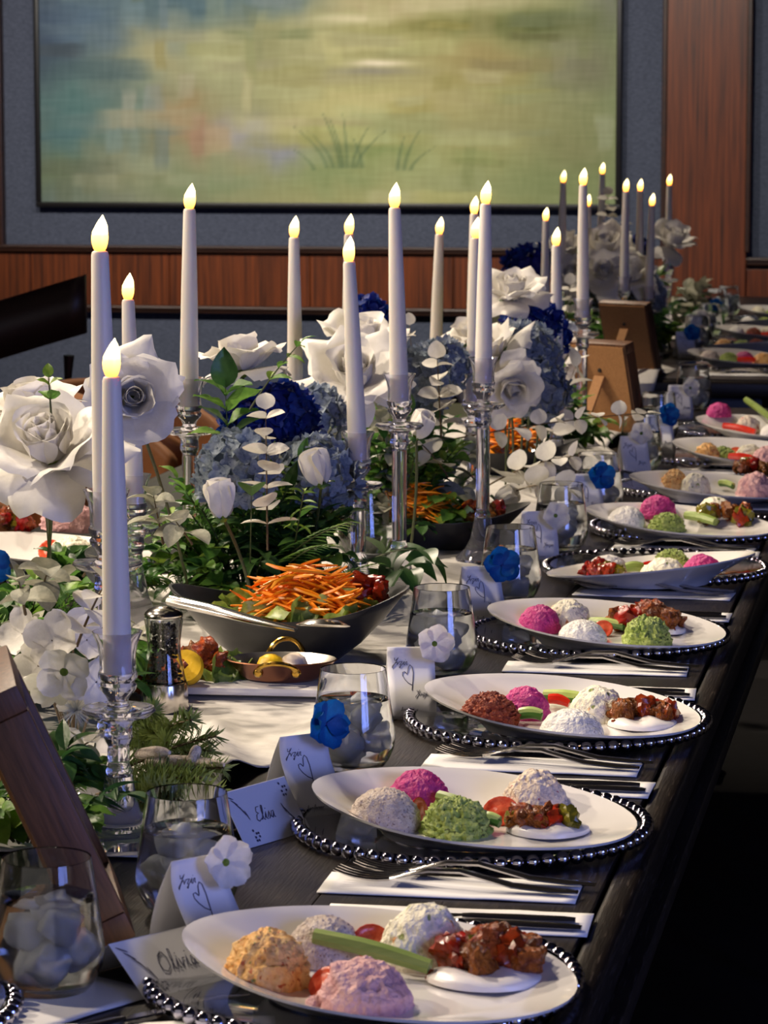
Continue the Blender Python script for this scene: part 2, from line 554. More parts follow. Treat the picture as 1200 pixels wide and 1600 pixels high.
# painting --------------------------------------------------------------
PX0, PZ0 = (-3.8613, 1.1080)
PX1, _ = (-1.3727, 1.1183)
PZ1 = PZ0 + 1.42
_, PTOPV = (-3.1892, 1.9643)
pt = thing('painting', 'large soft abstract pond landscape in a thin black frame on the panelled wall', 'painting', ((PX0 + PX1) / 2, WY - .012, PZ0))
PW = PX1 - PX0
fr = .024
for nm, c, d in (('frame_rail', (0, 0, -fr / 2), (PW + 2 * fr, .036, fr)), ('frame_rail', (0, 0, PZ1 - PZ0 + fr / 2), (PW + 2 * fr, .036, fr)),
                 ('frame_stile', (-PW / 2 - fr / 2, 0, (PZ1 - PZ0) / 2), (fr, .036, PZ1 - PZ0)), ('frame_stile', (PW / 2 + fr / 2, 0, (PZ1 - PZ0) / 2), (fr, .036, PZ1 - PZ0))):
    MB().rbox(c, d, .006).build(nm, MT['black'], pt)
# colours of the canvas: soft dabs (u, v, ru, rv, colour); u 0..1 across, v in widths above the lower edge
U = lambda px: (px - 67) / 895
Vv = lambda py: (315 - py) / 895
DABS = [(80, 60, 50, 80, (58, 66, 84), 1), (150, 40, 90, 55, (84, 104, 126), .9), (300, 10, 130, 40, (74, 98, 112), .9), (430, 0, 90, 30, (88, 110, 120), .8),
        (130, 170, 70, 60, (80, 116, 116), .8), (110, 230, 40, 40, (70, 110, 120), .5), (240, 90, 45, 40, (172, 164, 122), .8), (350, 100, 45, 30, (182, 182, 138), .8),
        (400, 130, 70, 40, (150, 152, 118), .6), (290, 190, 45, 35, (164, 126, 88), .8), (330, 215, 40, 20, (158, 120, 104), .6), (385, 205, 40, 22, (152, 150, 156), .8),
        (445, 240, 40, 26, (134, 136, 160), .8), (90, 270, 60, 40, (104, 116, 84), .8), (200, 265, 60, 30, (150, 146, 110), .7), (230, 180, 20, 60, (110, 140, 138), .5),
        (320, 290, 90, 25, (120, 136, 100), .7), (600, 20, 90, 16, (176, 164, 128), .8), (560, 38, 60, 7, (214, 204, 170), .9), (760, 15, 120, 12, (190, 178, 146), .6),
        (700, 48, 90, 12, (120, 116, 66), .8), (850, 48, 100, 22, (84, 92, 54), .9), (760, 100, 80, 26, (150, 132, 88), .7), (800, 180, 90, 40, (150, 146, 104), .7),
        (910, 110, 60, 50, (116, 114, 94), .8), (900, 235, 70, 50, (130, 130, 92), .7), (850, 285, 110, 30, (124, 136, 92), .8), (690, 150, 80, 40, (166, 156, 110), .7),
        (560, 175, 90, 36, (186, 180, 128), .8), (600, 230, 70, 30, (120, 136, 84), .8), (660, 265, 80, 26, (156, 164, 116), .7), (520, 275, 80, 30, (122, 140, 96), .7),
        (600, 104, 44, 5, (226, 214, 188), 1), (590, 116, 60, 6, (126, 122, 120), .7), (540, 128, 100, 8, (150, 144, 116), .5), (960, 12, 40, 40, (120, 122, 110), .8),
        (630, 90, 40, 8, (120, 120, 90), .4), (180, 120, 40, 50, (96, 112, 112), .6), (470, 70, 80, 40, (150, 150, 112), .6), (720, 290, 80, 25, (150, 156, 116), .6)]
BLADES = [(540, 262, 512, 176), (545, 262, 524, 186), (552, 262, 545, 180), (560, 262, 585, 200), (566, 262, 612, 205), (530, 262, 490, 205), (520, 262, 470, 200),
          (640, 265, 664, 205), (650, 265, 690, 228), (630, 265, 640, 215), (500, 265, 470, 235), (575, 262, 560, 215)]


RECTS = []


def canvas_colour(px, py, dabs=True):
    n1 = noise.noise(Vector((px * .012, py * .03, 4.))) * 22 + noise.noise(Vector((px * .05, py * .09, 9.))) * 7
    n2 = noise.noise(Vector((px * .03, py * .02, 2.))) * 16
    t = max(0, min(1, (px - 67) / 895))
    c = [100 + 60 * math.sin(t * 2.6), 115 + 42 * math.sin(t * 2.4), 112 - 8 * t]
    if py < 0:
        k = min(1, -py / 260)
        c = [c[0] * (1 - k) + 110 * k, c[1] * (1 - k) + 124 * k, c[2] * (1 - k) + 140 * k]
    for x, y, rx, ry, col, a in DABS:
        d = ((px + n1 - x) / rx) ** 2 + ((py + n2 - y) / ry) ** 2
        if min(rx, ry) < 14:
            d = ((px + n1 * .3 - x) / rx) ** 2 + ((py + n2 * .06 - y) / ry) ** 2
        if d < 5:
            w = a * math.exp(-d * .9)
            for i in range(3):
                c[i] = c[i] * (1 - w) + col[i] * w
    s = noise.noise(Vector((px * .02, py * .28, 1.))) * 7 + noise.noise(Vector((px * .16, py * .03, 6.))) * 6
    if dabs:
        for x, y, rx, ry, col, a in RECTS:                       # squarish brush dabs
            u, w = abs(px + n2 * .5 - x) / rx, abs(py + n1 * .25 - y) / ry
            if u < 1 and w < 1:
                k = a * min(1, 3 * (1 - u)) * min(1, 3 * (1 - w))
                c = [c[q] * (1 - k) + col[q] * k for q in range(3)]
    for x0, y0, x1, y1 in BLADES:
        if y1 <= py <= y0:
            f = (y0 - py) / (y0 - y1)
            x = x0 + (x1 - x0) * f ** 1.6
            w = max(0, 1 - abs(px - x) / (4.2 * (1 - f) + 1.4)) * .62
            c = [c[0] * (1 - w) + 84 * w, c[1] * (1 - w) + 104 * w, c[2] * (1 - w) + 74 * w]
    return [max(0, min(255, v + s)) for v in c]


rq = random.Random(12)
for k in range(210):
    x, y = rq.uniform(60, 970), rq.uniform(-330, 315)
    tall = rq.random() < (.6 if x < 430 else .15)
    rx, ry = (rq.uniform(10, 24), rq.uniform(18, 46)) if tall else (rq.uniform(28, 90), rq.uniform(6, 18))
    b_ = canvas_colour(x + rq.uniform(-30, 30), y + rq.uniform(-25, 25), False)
    dv = rq.uniform(-22, 26)
    RECTS.append((x, y, rx, ry, (b_[0] + dv + rq.uniform(-6, 6), b_[1] + dv, b_[2] + dv + rq.uniform(-12, 12)), rq.uniform(.3, .65)))
nu, nv = 300, 160
cm = MB().grid(lambda u, v: ((u - .5) * PW, -.006, v * (PZ1 - PZ0)), nu, nv)
cme = cm.data('canvas', None, False)
ca = cme.color_attributes.new('paint', 'FLOAT_COLOR', 'POINT')
buf = []
for (vx, vy, vz) in cm.v:
    px = 67 + (vx / PW + .5) * 895
    py = 315 - vz / PW * 895
    buf += s2l(canvas_colour(px, py))
ca.data.foreach_set('color', buf)
pm = mat('oil_paint', (150, 150, 120), .75, bump=.2, bscale=40, spec=.2)
an = pm.node_tree.nodes.new('ShaderNodeVertexColor')
an.layer_name = 'paint'
pm.node_tree.links.new(an.outputs[0], pm.node_tree.nodes['Principled BSDF'].inputs['Base Color'])
cme.materials.append(pm)
put('canvas', cme, pt)

# ceiling downlights -----------------------------------------------------
for i, (l, a, p) in enumerate(TABLE_LAMPS + WALL_LAMPS):
    dl = thing('ceiling_downlight', ('round recessed downlight above the tables, %s from the near end' % ORD[i] if i < len(TABLE_LAMPS) else 'round recessed downlight washing the painting, %s counted from one end' % ORD[i - len(TABLE_LAMPS)]), 'downlight',
               (l[0], l[1], CEIL), 0, 'downlights over the tables' if i < len(TABLE_LAMPS) else 'downlights by the painting')
    MB().lathe([(.05, -.002), (.062, -.002), (.064, -.008), (.05, -.012), (.05, -.002)], 24).build('trim_ring', MT['black'], dl)
    MB().lathe([(0, -.003), (.048, -.003), (.048, -.001), (0, -.001)], 24).build('lamp_lens', MT['lamp'], dl)

# ------------------------------------------------------------------ tables
XE, XW = -0.255, -1.50


def table(name, label, y0, y1, x0, x1):
    t = thing(name, label, 'table', ((x0 + x1) / 2, (y0 + y1) / 2, 0))
    w, l = x1 - x0, y1 - y0
    # planks of the top, their joints running along the table, with a proud rounded nosing
    n = 5
    for k in range(n):
        pw = (w - .06) / n
        MB().rbox((-w / 2 + .03 + pw * (k + .5), 0, TZ - .02), (pw - .0006, l - .06, .04), .0008).build('plank', MT['table'], t, smooth=False)
    for s in (-1, 1):
        MB().rbox((s * (w / 2 - .0145), 0, TZ - .0255), (.029, l, .045), .008, seg=3).build('edge_band', MT['table'], t)
        MB().rbox((s * (w / 2 - .012), 0, TZ - .062), (.05, l, .024), .006).build('edge_moulding', MT['table'], t)
        MB().rbox((0, s * (l / 2 - .0145), TZ - .0255), (w - .06, .029, .045), .008, seg=3).build('edge_band', MT['table'], t)
        MB().rbox((0, s * (l / 2 - .12), TZ - .1), (w - .2, .03, .1), .004).build('apron', MT['black'], t)
        MB().rbox((0, s * (l / 2 - .7), .36), (.36, .12, .64), .01).build('pedestal', MT['black'], t)
        MB().rbox((0, s * (l / 2 - .7), .025), (.8, .14, .05), .01).build('foot', MT['black'], t)
    return t


table('dining_table', 'long near-black oak dining table carrying the nearest row of plates', 1.82, 7.25, XW, XE)
table('dining_table', 'second dark dining table beyond the gap, under the farthest plates', 8.03, 12.2, XW - .13, XE - .13)


FLAT = [((-0.8085, 3.6687), .17), ((-0.7819, 4.6273), .16), ((-0.8297, 5.7079), .16), ((-0.7906, 3.4043), .2), ((-0.8645, 3.2622), .06), ((-0.7459, 2.6480), .07)]


def runner(label, y0, y1, xl, xr, over):
    ph = rnd.random() * 9
    nu, nv = 44, int((y1 - y0) * 60)

    def fn(u, v):
        y = y0 + (y1 - y0) * v
        edge = .035 * math.sin(y * 3.1 + ph) + .03 * math.sin(y * 7.7 + 1) + .012 * math.sin(y * 19)
        x = xl + (xr - xl) * u + edge * (u - .5) * 2
        a = noise.noise(Vector((x * 4.5, y * 3, 1 + ph)))
        z = .0025 + .024 * max(0, math.sin(x * 26 + y * 9 + a * 5)) ** 2 * (.45 + .55 * a) * min(1, (1 - u) * 6 + .25)
        z += .008 * max(0, noise.noise(Vector((x * 12, y * 10, 5)))) + .020 * max(0, math.sin(y * 11 + x * 7 + 2 * a)) ** 3 * (u > .6)
        for (fx, fy), fr_ in FLAT:
            q = math.hypot(x - fx, y - fy) / fr_
            if q < 1.25:
                z = .002 + (z - .002) * max(.06, min(1, (q - .9) / .35))
        d = 0
        if over and y < over:
            d = over - y
            y = over - .012 - .01 * math.sin(x * 30)
            z = max(z * .3, .003) - d
        return (x, y, TZ + max(z, .0015) if not d else TZ + z)
    o = MB().grid(fn, nu, nv).build('table_runner', MT['runner'])
    so = o.modifiers.new('cloth', 'SOLIDIFY')
    so.thickness = .001
    so.offset = 1
    return tag(o, label, 'runner')


runner('rumpled white gauze runner under the flowers of the near table', 2.58, 7.15, -1.13, -.64, 0)
runner('white gauze runner of the far table hanging over its near end', 7.9, 11.9, -1.28, -.80, 8.03)

# ------------------------------------------------------------------ chairs
def tub_chair(name, label, group, loc, rz, leather, legm):
    t = thing(name, label, 'chair', loc, rz, group)

    def shell(u, v):                                     # back that wraps round, open towards +x
        a = R(62) + u * R(236)
        th = 1.0
        z = .42 + v * (.40 - .13 * (abs(u - .5) * 2) ** 3)
        r = .245 + .02 * v
        return (r * math.cos(a), r * 1.02 * math.sin(a), z)
    o = MB().grid(shell, 28, 6).build('backrest', leather, t)
    so = o.modifiers.new('pad', 'SOLIDIFY')
    so.thickness = .04
    bv = o.modifiers.new('soft', 'BEVEL')
    bv.width = .018
    bv.segments = 3
    MB().rbox((.0, 0, .42), (.40, .40, .11), .04, seg=3).build('seat', leather, t)
    for sx in (-1, 1):
        for sy in (-1, 1):
            MB().tube([(sx * .15, sy * .15, .37), (sx * .18, sy * .18, 0)], [.02, .013], 10).build('leg', legm, t)
    return t


tan0 = None
for i, y in enumerate((3.6, 4.25, 4.9, 5.55, 6.2, 6.85)):
    lab = 'tan leather tub chair, %s of the row behind the flowers' % ORD[i]
    if tan0 is None:
        tan0 = tub_chair('tub_chair', lab, 'tan chairs across the table', (-1.80, y, 0), 0, MT['tan'], MT['chair_wood'])
    else:
        c = copy_tree(tan0)
        c.location = (-1.80 - .02 * (i % 2), y, 0)
        c.rotation_euler = (0, 0, R((-6, 5, -3, 8, -4, 3)[i]))
        c['label'] = lab
blk0 = None
for i, y in enumerate((3.3, 3.92, 4.54, 5.16, 5.78, 6.4, 8.5, 9.12, 9.74)):
    lab = 'black leather tub chair in shadow, %s along the plates side of the tables' % ORD[i]
    if blk0 is None:
        blk0 = tub_chair('tub_chair', lab, 'black chairs along the plates side', (.06, y, 0), R(180), MT['black_leather'], MT['black'])
    else:
        c = copy_tree(blk0)
        c.location = (.06 - (.12 if y > 8 else 0), y, 0)
        c.rotation_euler = (0, 0, R(180 + (4, -5, 3, -2)[i % 4]))
        c['label'] = lab

# dark wooden armless chair far at the side of the room
wc = thing('wooden_chair', 'dark wooden chair with broad top rail and dusty pink seat away from the table', 'chair', (-2.4772, 7.5532) + (0,), R(-74))
MB().rbox((0, 0, .45), (.46, .44, .06), .02, seg=3).build('seat', MT['seat_pink'], wc)
MB().rbox((0, 0, .40), (.44, .42, .05), .01).build('seat_frame', MT['chair_wood'], wc)


def rail(u, v):
    a = (u - .5) * .52
    return (.23 + .04 * (1 - (2 * u - 1) ** 2) * -1, a, .735 + v * .15 + .16 * u)


o = MB().grid(rail, 12, 2).build('top_rail', MT['chair_wood'], wc)
so = o.modifiers.new('thickness', 'SOLIDIFY')
so.thickness = .028
for sy in (-1, 1):
    MB().tube([(.2, sy * .2, 0), (.2, sy * .2, .45), (.225, sy * .22, .84)], [.016, .02, .014], 8).build('rear_leg', MT['chair_wood'], wc)
    MB().tube([(-.2, sy * .19, 0), (-.2, sy * .19, .43)], [.014, .02], 8).build('front_leg', MT['chair_wood'], wc)
wc2 = copy_tree(wc)
wc2.location = (-3.0002, 8.1731) + (0,)
wc2.rotation_euler = (0, 0, R(-95))
wc2['label'] = 'dark wooden chair half cut by the frame edge, pink seat, behind its twin'

PLATED = []                                              # (x, y, turn) of every plate laid


# ------------------------------------------------------------------ chargers, plates
NOSE = 'near end'


def charger(i, x, y, beads, label):
    t = thing('charger_plate', label, 'charger', (x, y, TZ), 0, 'beaded glass chargers')
    MB().lathe([(0, .002), (.10, .002), (.135, .005), (.158, .0085), (.1585, .012), (.135, .0085), (.10, .0055), (0, .0055)], 64).build('glass_disc', MT['glass'], t)
    n = 70
    r = .0068
    bead = MB().lathe([(0, -r)] + [(r * math.sin(math.pi * k / 8), -r * math.cos(math.pi * k / 8)) for k in range(1, 8)] + [(0, r)], 14)
    if beads:
        me = bead.data('bead', MT['bead'])
        for k in range(n):
            a = 2 * math.pi * k / n
            put('bead', me, t, (.1655 * math.cos(a), .1655 * math.sin(a), .0085))
    else:
        b2 = MB().lathe([(0, -r)] + [(r * math.sin(math.pi * k / 6), -r * math.cos(math.pi * k / 6)) for k in range(1, 6)] + [(0, r)], 10)
        al = MB()
        for k in range(n):
            a = 2 * math.pi * k / n
            al.add(b2.v, b2.f, Matrix.Translation((.1655 * math.cos(a), .1655 * math.sin(a), .0085)))
        o = al.build('bead_rim', MT['bead'], t)
        o['kind'] = 'stuff'
    return t


def plate_mesh():
    a0, b0 = .153, .112
    n, prof = 56, [(0, .004, 0), (.42, .004, 0), (.47, 0, 0), (.55, 0, 0), (.62, .006, .25), (.8, .016, .62), (.95, .024, .93), (1., .027, 1.), (1.006, .0295, 1.),
                   (.985, .0285, 1.), (.93, .026, .9), (.78, .0175, .58), (.62, .0105, .25), (.45, .0085, .05), (0, .008, 0)]
    mb = MB()
    v, f, rings = [], [], []
    for s, z, k in prof:
        if s == 0:
            rings.append([len(v)])
            v.append((0, 0, z))
            continue
        rg = []
        for q in range(n):
            th = 2 * math.pi * q / n
            c, sn = math.cos(th), math.sin(th)
            narrow = 1 - .24 * max(0, -c) ** 2.2                # one end drawn to a blunt point
            px = a0 * c * s
            py = b0 * sn * s * (narrow if s > .6 else 1)
            lift = k * (.013 * (-c) + .007 * sn)
            rg.append(len(v))
            v.append((px, py, max(z + lift, .002 if s > .6 else z)))
        rings.append(rg)
    for a, b in zip(rings, rings[1:]):
        for k in range(n):
            m = (k + 1) % n
            if len(a) == 1:
                f.append((a[0], b[m], b[k]))
            elif len(b) == 1:
                f.append((a[k], a[m], b[0]))
            else:
                f.append((a[k], a[m], b[m], b[k]))
    mb.add(v, f)
    return mb.data('oval_plate', MT['china'])


PLATE = plate_mesh()
PZ = TZ + .0072


def plate(x, y, rz, label):
    PLATED.append((x, y, rz))
    o = put('oval_plate', PLATE, None, (x, y, PZ), (0, 0, rz))
    return tag(o, label, 'plate', 'white oval appetiser plates')


# ------------------------------------------------------------------ food
DIPS = {'apricot': ('apricot coloured chunky dip mound', .22, 9, .0045), 'grey': ('grainy grey walnut dip mound', .12, 14, .003), 'pink': ('pale pink roe dip mound', .3, 6, .006),
        'herb': ('cream cheese dip mound flecked with herbs', .22, 7, .005), 'magenta': ('bright magenta beet dip mound', .2, 8, .004), 'green': ('chunky green bean dip mound', .3, 14, .006),
        'redwhite': ('white dip mound flecked with red pepper', .28, 8, .006), 'brown': ('rough brick-red walnut pepper dip mound', .3, 18, .005), 'white': ('smooth white cheese dip mound', .12, 6, .003)}
DIPMESH = {}


def dip_mesh(kind, var):
    key = (kind, var)
    if key in DIPMESH:
        return DIPMESH[key]
    _, amp, fr_, _2 = DIPS[kind]
    na, nb = 60, 24
    v, f = [], []
    for j in range(nb + 1):
        ph = math.pi / 2 * j / nb
        for i in range(na):
            th = 2 * math.pi * i / na
            d = Vector((math.cos(th) * math.sin(ph), math.sin(th) * math.sin(ph), math.cos(ph)))
            q = d * fr_ * .33 + Vector((var * 7.3, 0, 0))
            h = fbm(q * .8, 1, 2) * amp * .5 + fbm(d * fr_ * .75 + Vector((var * 3, 1, 2)), 1, 3) * amp * .55
            if kind in ('green', 'brown', 'grey', 'apricot'):
                h += (noise.cell(d * fr_ * .9 + Vector((var, 0, 0))) - .5) * amp * .22
            r = 1 + h * (.55 + .45 * math.sin(ph))
            if kind == 'pink':
                r += .10 * abs(noise.noise(Vector((d.x * 2.4 + var, d.y * 2.4, d.z * 5))))
            v.append((d.x * r, d.y * r, max(d.z, 0) * r * 1.0 - (.15 if j == nb else 0)))
    for j in range(nb):
        for i in range(na):
            m = (i + 1) % na
            f.append((j * na + i, (j + 1) * na + i, (j + 1) * na + m, j * na + m))
    f.append(tuple(nb * na + i for i in range(na - 1, -1, -1)))
    mb = MB()
    mb.add(v, f)
    DIPMESH[key] = mb.data('dip_mound', MT['d_' + kind])
    return DIPMESH[key]


FZ = PZ + .0095                                         # floor of a plate's well


INNER = [(0, .008, 0), (.45, .0085, .05), (.62, .0105, .25), (.78, .0175, .58), (.93, .026, .9), (1.0, .029, 1.)]


def floor_at(x, y):
    """height of the plate's glaze under a point, and its offset in plate widths"""
    best = min(PLATED, key=lambda p: (p[0] - x) ** 2 + (p[1] - y) ** 2)
    dx, dy = x - best[0], y - best[1]
    c, sn = math.cos(-best[2]), math.sin(-best[2])
    lx, ly = dx * c - dy * sn, dx * sn + dy * c
    th = math.atan2(ly / .112, lx / .153)
    nar = 1 - .24 * max(0, -math.cos(th)) ** 2.2
    s = min(1, math.hypot(lx / .153, ly / (.112 * nar)))
    for a, b in zip(INNER, INNER[1:]):
        if s <= b[0]:
            t = (s - a[0]) / (b[0] - a[0])
            z, k = a[1] + (b[1] - a[1]) * t, a[2] + (b[2] - a[2]) * t
            return PZ + z + k * (.013 * -math.cos(th) + .007 * math.sin(th)), best
    return PZ + .029, best


def dip(kind, x, y, r, where, hr=1.12, var=None):
    for _ in range(6):                                    # keep the mound inside the rim
        zc, b = floor_at(x, y)
        d = Vector((x - b[0], y - b[1]))
        if d.length < 1e-4:
            break
        ze, _b = floor_at(x + d.x / d.length * r, y + d.y / d.length * r)
        if ze - zc < .0185:
            break
        x, y = x - d.x / d.length * .003, y - d.y / d.length * .003
    else:
        ze = zc + .0185
    base = max(zc, PZ + .008) + .0004
    me = dip_mesh(kind, var if var is not None else rnd.randrange(3)).copy()
    rz = rnd.random() * 6.3
    M4 = Matrix.LocRotScale(Vector((x, y, base)), Euler((0, 0, rz)), Vector((r, r * .93, r * hr * .96)))
    for vt in me.vertices:                                # the foot of the mound settles onto the curve of the plate
        if vt.co.z < .55:
            p = M4 @ vt.co
            vt.co.z = max(vt.co.z, (floor_at(p.x, p.y)[0] - .0006 - base) / (r * hr * .96))
    me.update()
    o = put('dip_mound', me, None, (x, y, base), (0, 0, rz), (r, r * .93, r * hr * .96))
    return tag(o, DIPS[kind][0] + ' ' + where, 'dip', 'dip mounds on the oval plates')


def tomato_half_mesh():
    mb = MB()
    mb.lathe([(0, -.5), (.35, -.44), (.75, -.15), (.95, .2), (1., .5)], 18)
    return mb


def tomato(x, y, where, rz=0, s=.016, tilt=65):
    t = thing('tomato_half', 'halved cherry tomato showing wet red flesh ' + where, 'tomato', (x, y, floor_at(x, y)[0] + .001 + s * .62), 0, 'tomato halves on the plates')
    t.rotation_euler = (R(tilt), 0, rz)
    MB().lathe([(0, -.8 * s), (.4 * s, -.72 * s), (.8 * s, -.4 * s), (.97 * s, 0), (.94 * s, .02 * s)], 18).build('skin', MT['tomato'], t)
    MB().lathe([(.94 * s, .015 * s), (.8 * s, .03 * s), (.72 * s, -.01 * s), (.4 * s, -.02 * s), (.3 * s, .03 * s), (0, .02 * s)], 18).build('cut_face', MT['tomato_flesh'], t)
    return t


def stick(kind, a, b, where, r=.0055, z0=0.004, z1=.004):
    """cucumber or celery baton from a to b on a plate"""
    m = (Vector((a[0], a[1], 0)) + Vector((b[0], b[1], 0))) / 2
    t = thing('vegetable_stick', {'celery': 'pale green celery stick lying ', 'cuke': 'peeled cucumber stick with dark skin side lying ', 'redpep': 'red pepper strip lying '}[kind] + where,
              'vegetable', (m.x, m.y, FZ), 0, 'vegetable sticks on the plates')
    A = Vector((a[0] - m.x, a[1] - m.y, r + z0 + max(0, floor_at(*a[:2])[0] - FZ)))
    B = Vector((b[0] - m.x, b[1] - m.y, r + z1 + max(0, floor_at(*b[:2])[0] - FZ)))
    pts = [A.lerp(B, k / 5) + Vector((0, 0, .002 * math.sin(k / 5 * math.pi))) for k in range(6)]
    M_ = {'celery': 'celery', 'cuke': 'cuke', 'redpep': 'tomato'}[kind]
    MB().tube(pts, [r * .95, r, r * 1.05, r * 1.05, r, r * .9], 8).build('baton', MT[M_], t)
    if kind == 'cuke':
        MB().tube([p + Vector((.001, -.003, -.0022)) for p in pts], r * .75, 8).build('skin_side', MT['cuke_skin'], t)
    return t


CH = []
for q in range(4):
    bm = bmesh.new()
    bmesh.ops.create_cube(bm, size=1)
    bmesh.ops.subdivide_edges(bm, edges=bm.edges[:], cuts=4, use_grid_fill=True)
    for w in bm.verts:
        w.co = w.co.lerp(w.co.normalized() * .62, .6)
        w.co *= 1 + .55 * noise.noise(w.co * 2.6 + Vector((q * 9, 0, 0)))
        w.co += Vector((noise.noise(w.co * 4 + Vector((q, 3, 1))), noise.noise(w.co * 4 + Vector((q, 7, 5))), noise.noise(w.co * 4 + Vector((9, 7, q))))) * .16
    bm.verts.index_update()
    mb = MB()
    mb.add([w.co.copy() for w in bm.verts], [[w.index for w in f.verts] for f in bm.faces])
    bm.free()
    CH.append(mb)
CHUNK = {k: [c.data('chunk', MT[k]) for c in CH] for k in ('eggplant', 'pepper', 'greenpep')}


def stew(x, y, w, where, n=9, spread=.75, hue=('eggplant', 'eggplant', 'pepper', 'eggplant', 'greenpep', 'pepper'), seed=0, z0=.0, hz=1.):
    rr = random.Random(seed)
    t = thing('vegetable_stew', 'glossy heap of stewed eggplant and peppers ' + where, 'stew', (x, y, floor_at(x, y)[0] + .001 + z0), 0, 'eggplant stew on the plates')
    for k in range(n):
        a = rr.random() * 6.3
        d = rr.random() ** .6 * w * .5
        s = w * (.25 + .12 * rr.random())
        kind = hue[k % len(hue)]
        z = s * .36 + max(0, (w * .46 - d)) * .55 * rr.random() * hz
        put({'eggplant': 'eggplant_chunk', 'pepper': 'red_pepper_piece', 'greenpep': 'green_pepper_piece'}[kind], rr.choice(CHUNK[kind]), t,
            (d * math.cos(a), d * math.sin(a) * spread, z), (rr.random() * 3, rr.random() * 3, rr.random() * 3), (s, s * (.7 + .3 * rr.random()), s * .75))
    return t


def smear(x, y, l, w, rz, where, z=.0):
    mb = MB()

    def fn(u, v):
        th = u * 2 * math.pi
        r = math.sin(v * math.pi / 2)
        px, py = r * math.cos(th), r * math.sin(th)
        h = math.cos(v * math.pi / 2) ** .5 * .009
        h += .003 * math.sin(px * 7 + 1.5 * py) * (1 - v)
        return (px * l / 2, py * w / 2 + .15 * w * px * px, h + .0005)
    o = mb.grid(fn, 28, 8).build('yogurt_smear', MT['yogurt'], None, (x, y, floor_at(x, y)[0] + .0012 + z), (0, 0, rz))
    return tag(o, 'swirl of thick white yogurt under the stew ' + where, 'yogurt', 'yogurt under the stews')

# ------------------------------------------------------------------ place settings of the near table
CX = -0.425
CY = [2.221, 2.752, 3.272, 3.850, 4.466, 4.935, 5.50, 6.05, 6.60]
for i, y in enumerate(CY):
    charger(i, CX + (-.008, -.006, .009, -.012, .004, .02, 0, 0, 0)[i], y, i < 4, 'clear glass charger with silver beaded rim under the %s plate of the near table' % ORD[i])
PLATES = [((-0.4116, 2.1677), 172), ((-0.4221, 2.7009), 174), ((-0.4051, 3.2139), 172), ((-0.4196, 3.7795), 175), ((-0.4125, 4.3118), 20), ((-0.4168, 4.8238), 176),
          ((-0.3971, 5.3231), 186), ((-0.3790, 5.9078), 165), ((-0.3742, 6.4115), 165)]
# the drawn-in tip of the mesh points to -x: turn by half a circle in the listed angles
for i, (p, a) in enumerate(PLATES):
    plate(p[0], p[1], R(a + 180), 'white oval plate of dips, %s from the near end' % ORD[i])
W_ = ['on the %s plate from the near end' % o for o in ORD]

F = {}
# plate 1
dip('apricot', *(-0.4934, 2.1578), .034, W_[0], 1.2, 0)
dip('grey', *(-0.4714, 2.2342), .0295, W_[0], 1.1, 1)
dip('pink', *(-0.4112, 2.1150), .034, W_[0], 1.05, 0)
dip('pink', *(-0.4457, 2.1052), .0075, 'crumb beside the larger pink mound, first plate', 1.0, 1)
dip('herb', *(-0.3877, 2.2388), .0335, W_[0], 1.28, 0)
tomato(*(-0.4267, 2.2315), 'behind the celery, first plate', R(25), .017, 58)
tomato(*(-0.4460, 2.1389), 'between apricot and pink mounds', R(-30), .014, 50)
stick('celery', (-0.4669, 2.2056), (-0.3744, 2.1906), 'across the first plate', .0068, .017, .003)
smear(*(-0.3275, 2.1923), .098, .062, R(18), W_[0])
stew(*(-0.3301, 2.2096), .076, W_[0], 22, .5, seed=3, z0=.005, hz=.6)
dip_r = stew(*(-0.3667, 2.1920), .022, 'tip at the celery end, first plate', 3, .5, ('pepper',), 5)
dip_r['label'] = 'pointed red pepper piece at the celery tip on the first plate'
# plate 2
dip('magenta', *(-0.4889, 2.7615), .0295, W_[1], 1.15, 0)
dip('grey', *(-0.5011, 2.6808), .034, W_[1], 1.05, 2)
dip('green', *(-0.4331, 2.6726), .0325, W_[1], 1.1, 0)
dip('redwhite', *(-0.3717, 2.7614), .0305, W_[1], 1.35, 0)
tomato(*(-0.4717, 2.7021), 'leaning on grey mound, second plate', R(70), .0155, 80)
tomato(*(-0.3987, 2.7211), 'beside the stew on the second plate', R(0), .0175, 42)
stick('celery', (-0.4585, 2.7315), (-0.4162, 2.7019), 'by the second plate bean mound', .006, .014, .006)
stick('cuke', (-0.4123, 2.6921), (-0.3945, 2.6850), 'by the second plate bean mound', .0055)
smear(*(-0.3504, 2.6880), .078, .055, R(5), W_[1])
stew(*(-0.3540, 2.6926), .062, W_[1], 14, .5, ('eggplant', 'pepper', 'eggplant', 'greenpep', 'eggplant', 'eggplant'), 11, .004, .3)
# plate 3
dip('brown', *(-0.4795, 3.1825), .0335, W_[2], 1.0, 0)
dip('magenta', *(-0.4477, 3.2363), .0285, W_[2], 1.2, 1)
dip('white', *(-0.3843, 3.1432), .0365, W_[2], .82, 0)
dip('herb', *(-0.3673, 3.2402), .0325, W_[2], 1.15, 1)
stick('cuke', (-0.4318, 3.2771), (-0.3749, 3.2687), 'behind the white mound, third plate', .0068, .006, .006)
stick('cuke', (-0.4481, 3.1993), (-0.4239, 3.1966), 'between brick-red and white mounds', .006)
stick('redpep', (-0.4252, 3.2707), (-0.4018, 3.2675), 'by the magenta mound, third plate', .006, .006, .004)
smear(*(-0.3142, 3.2026), .076, .055, R(8), W_[2])
stew(*(-0.3191, 3.2234), .066, W_[2], 14, .5, ('eggplant', 'eggplant', 'pepper', 'eggplant', 'eggplant'), 21, .004, .5)
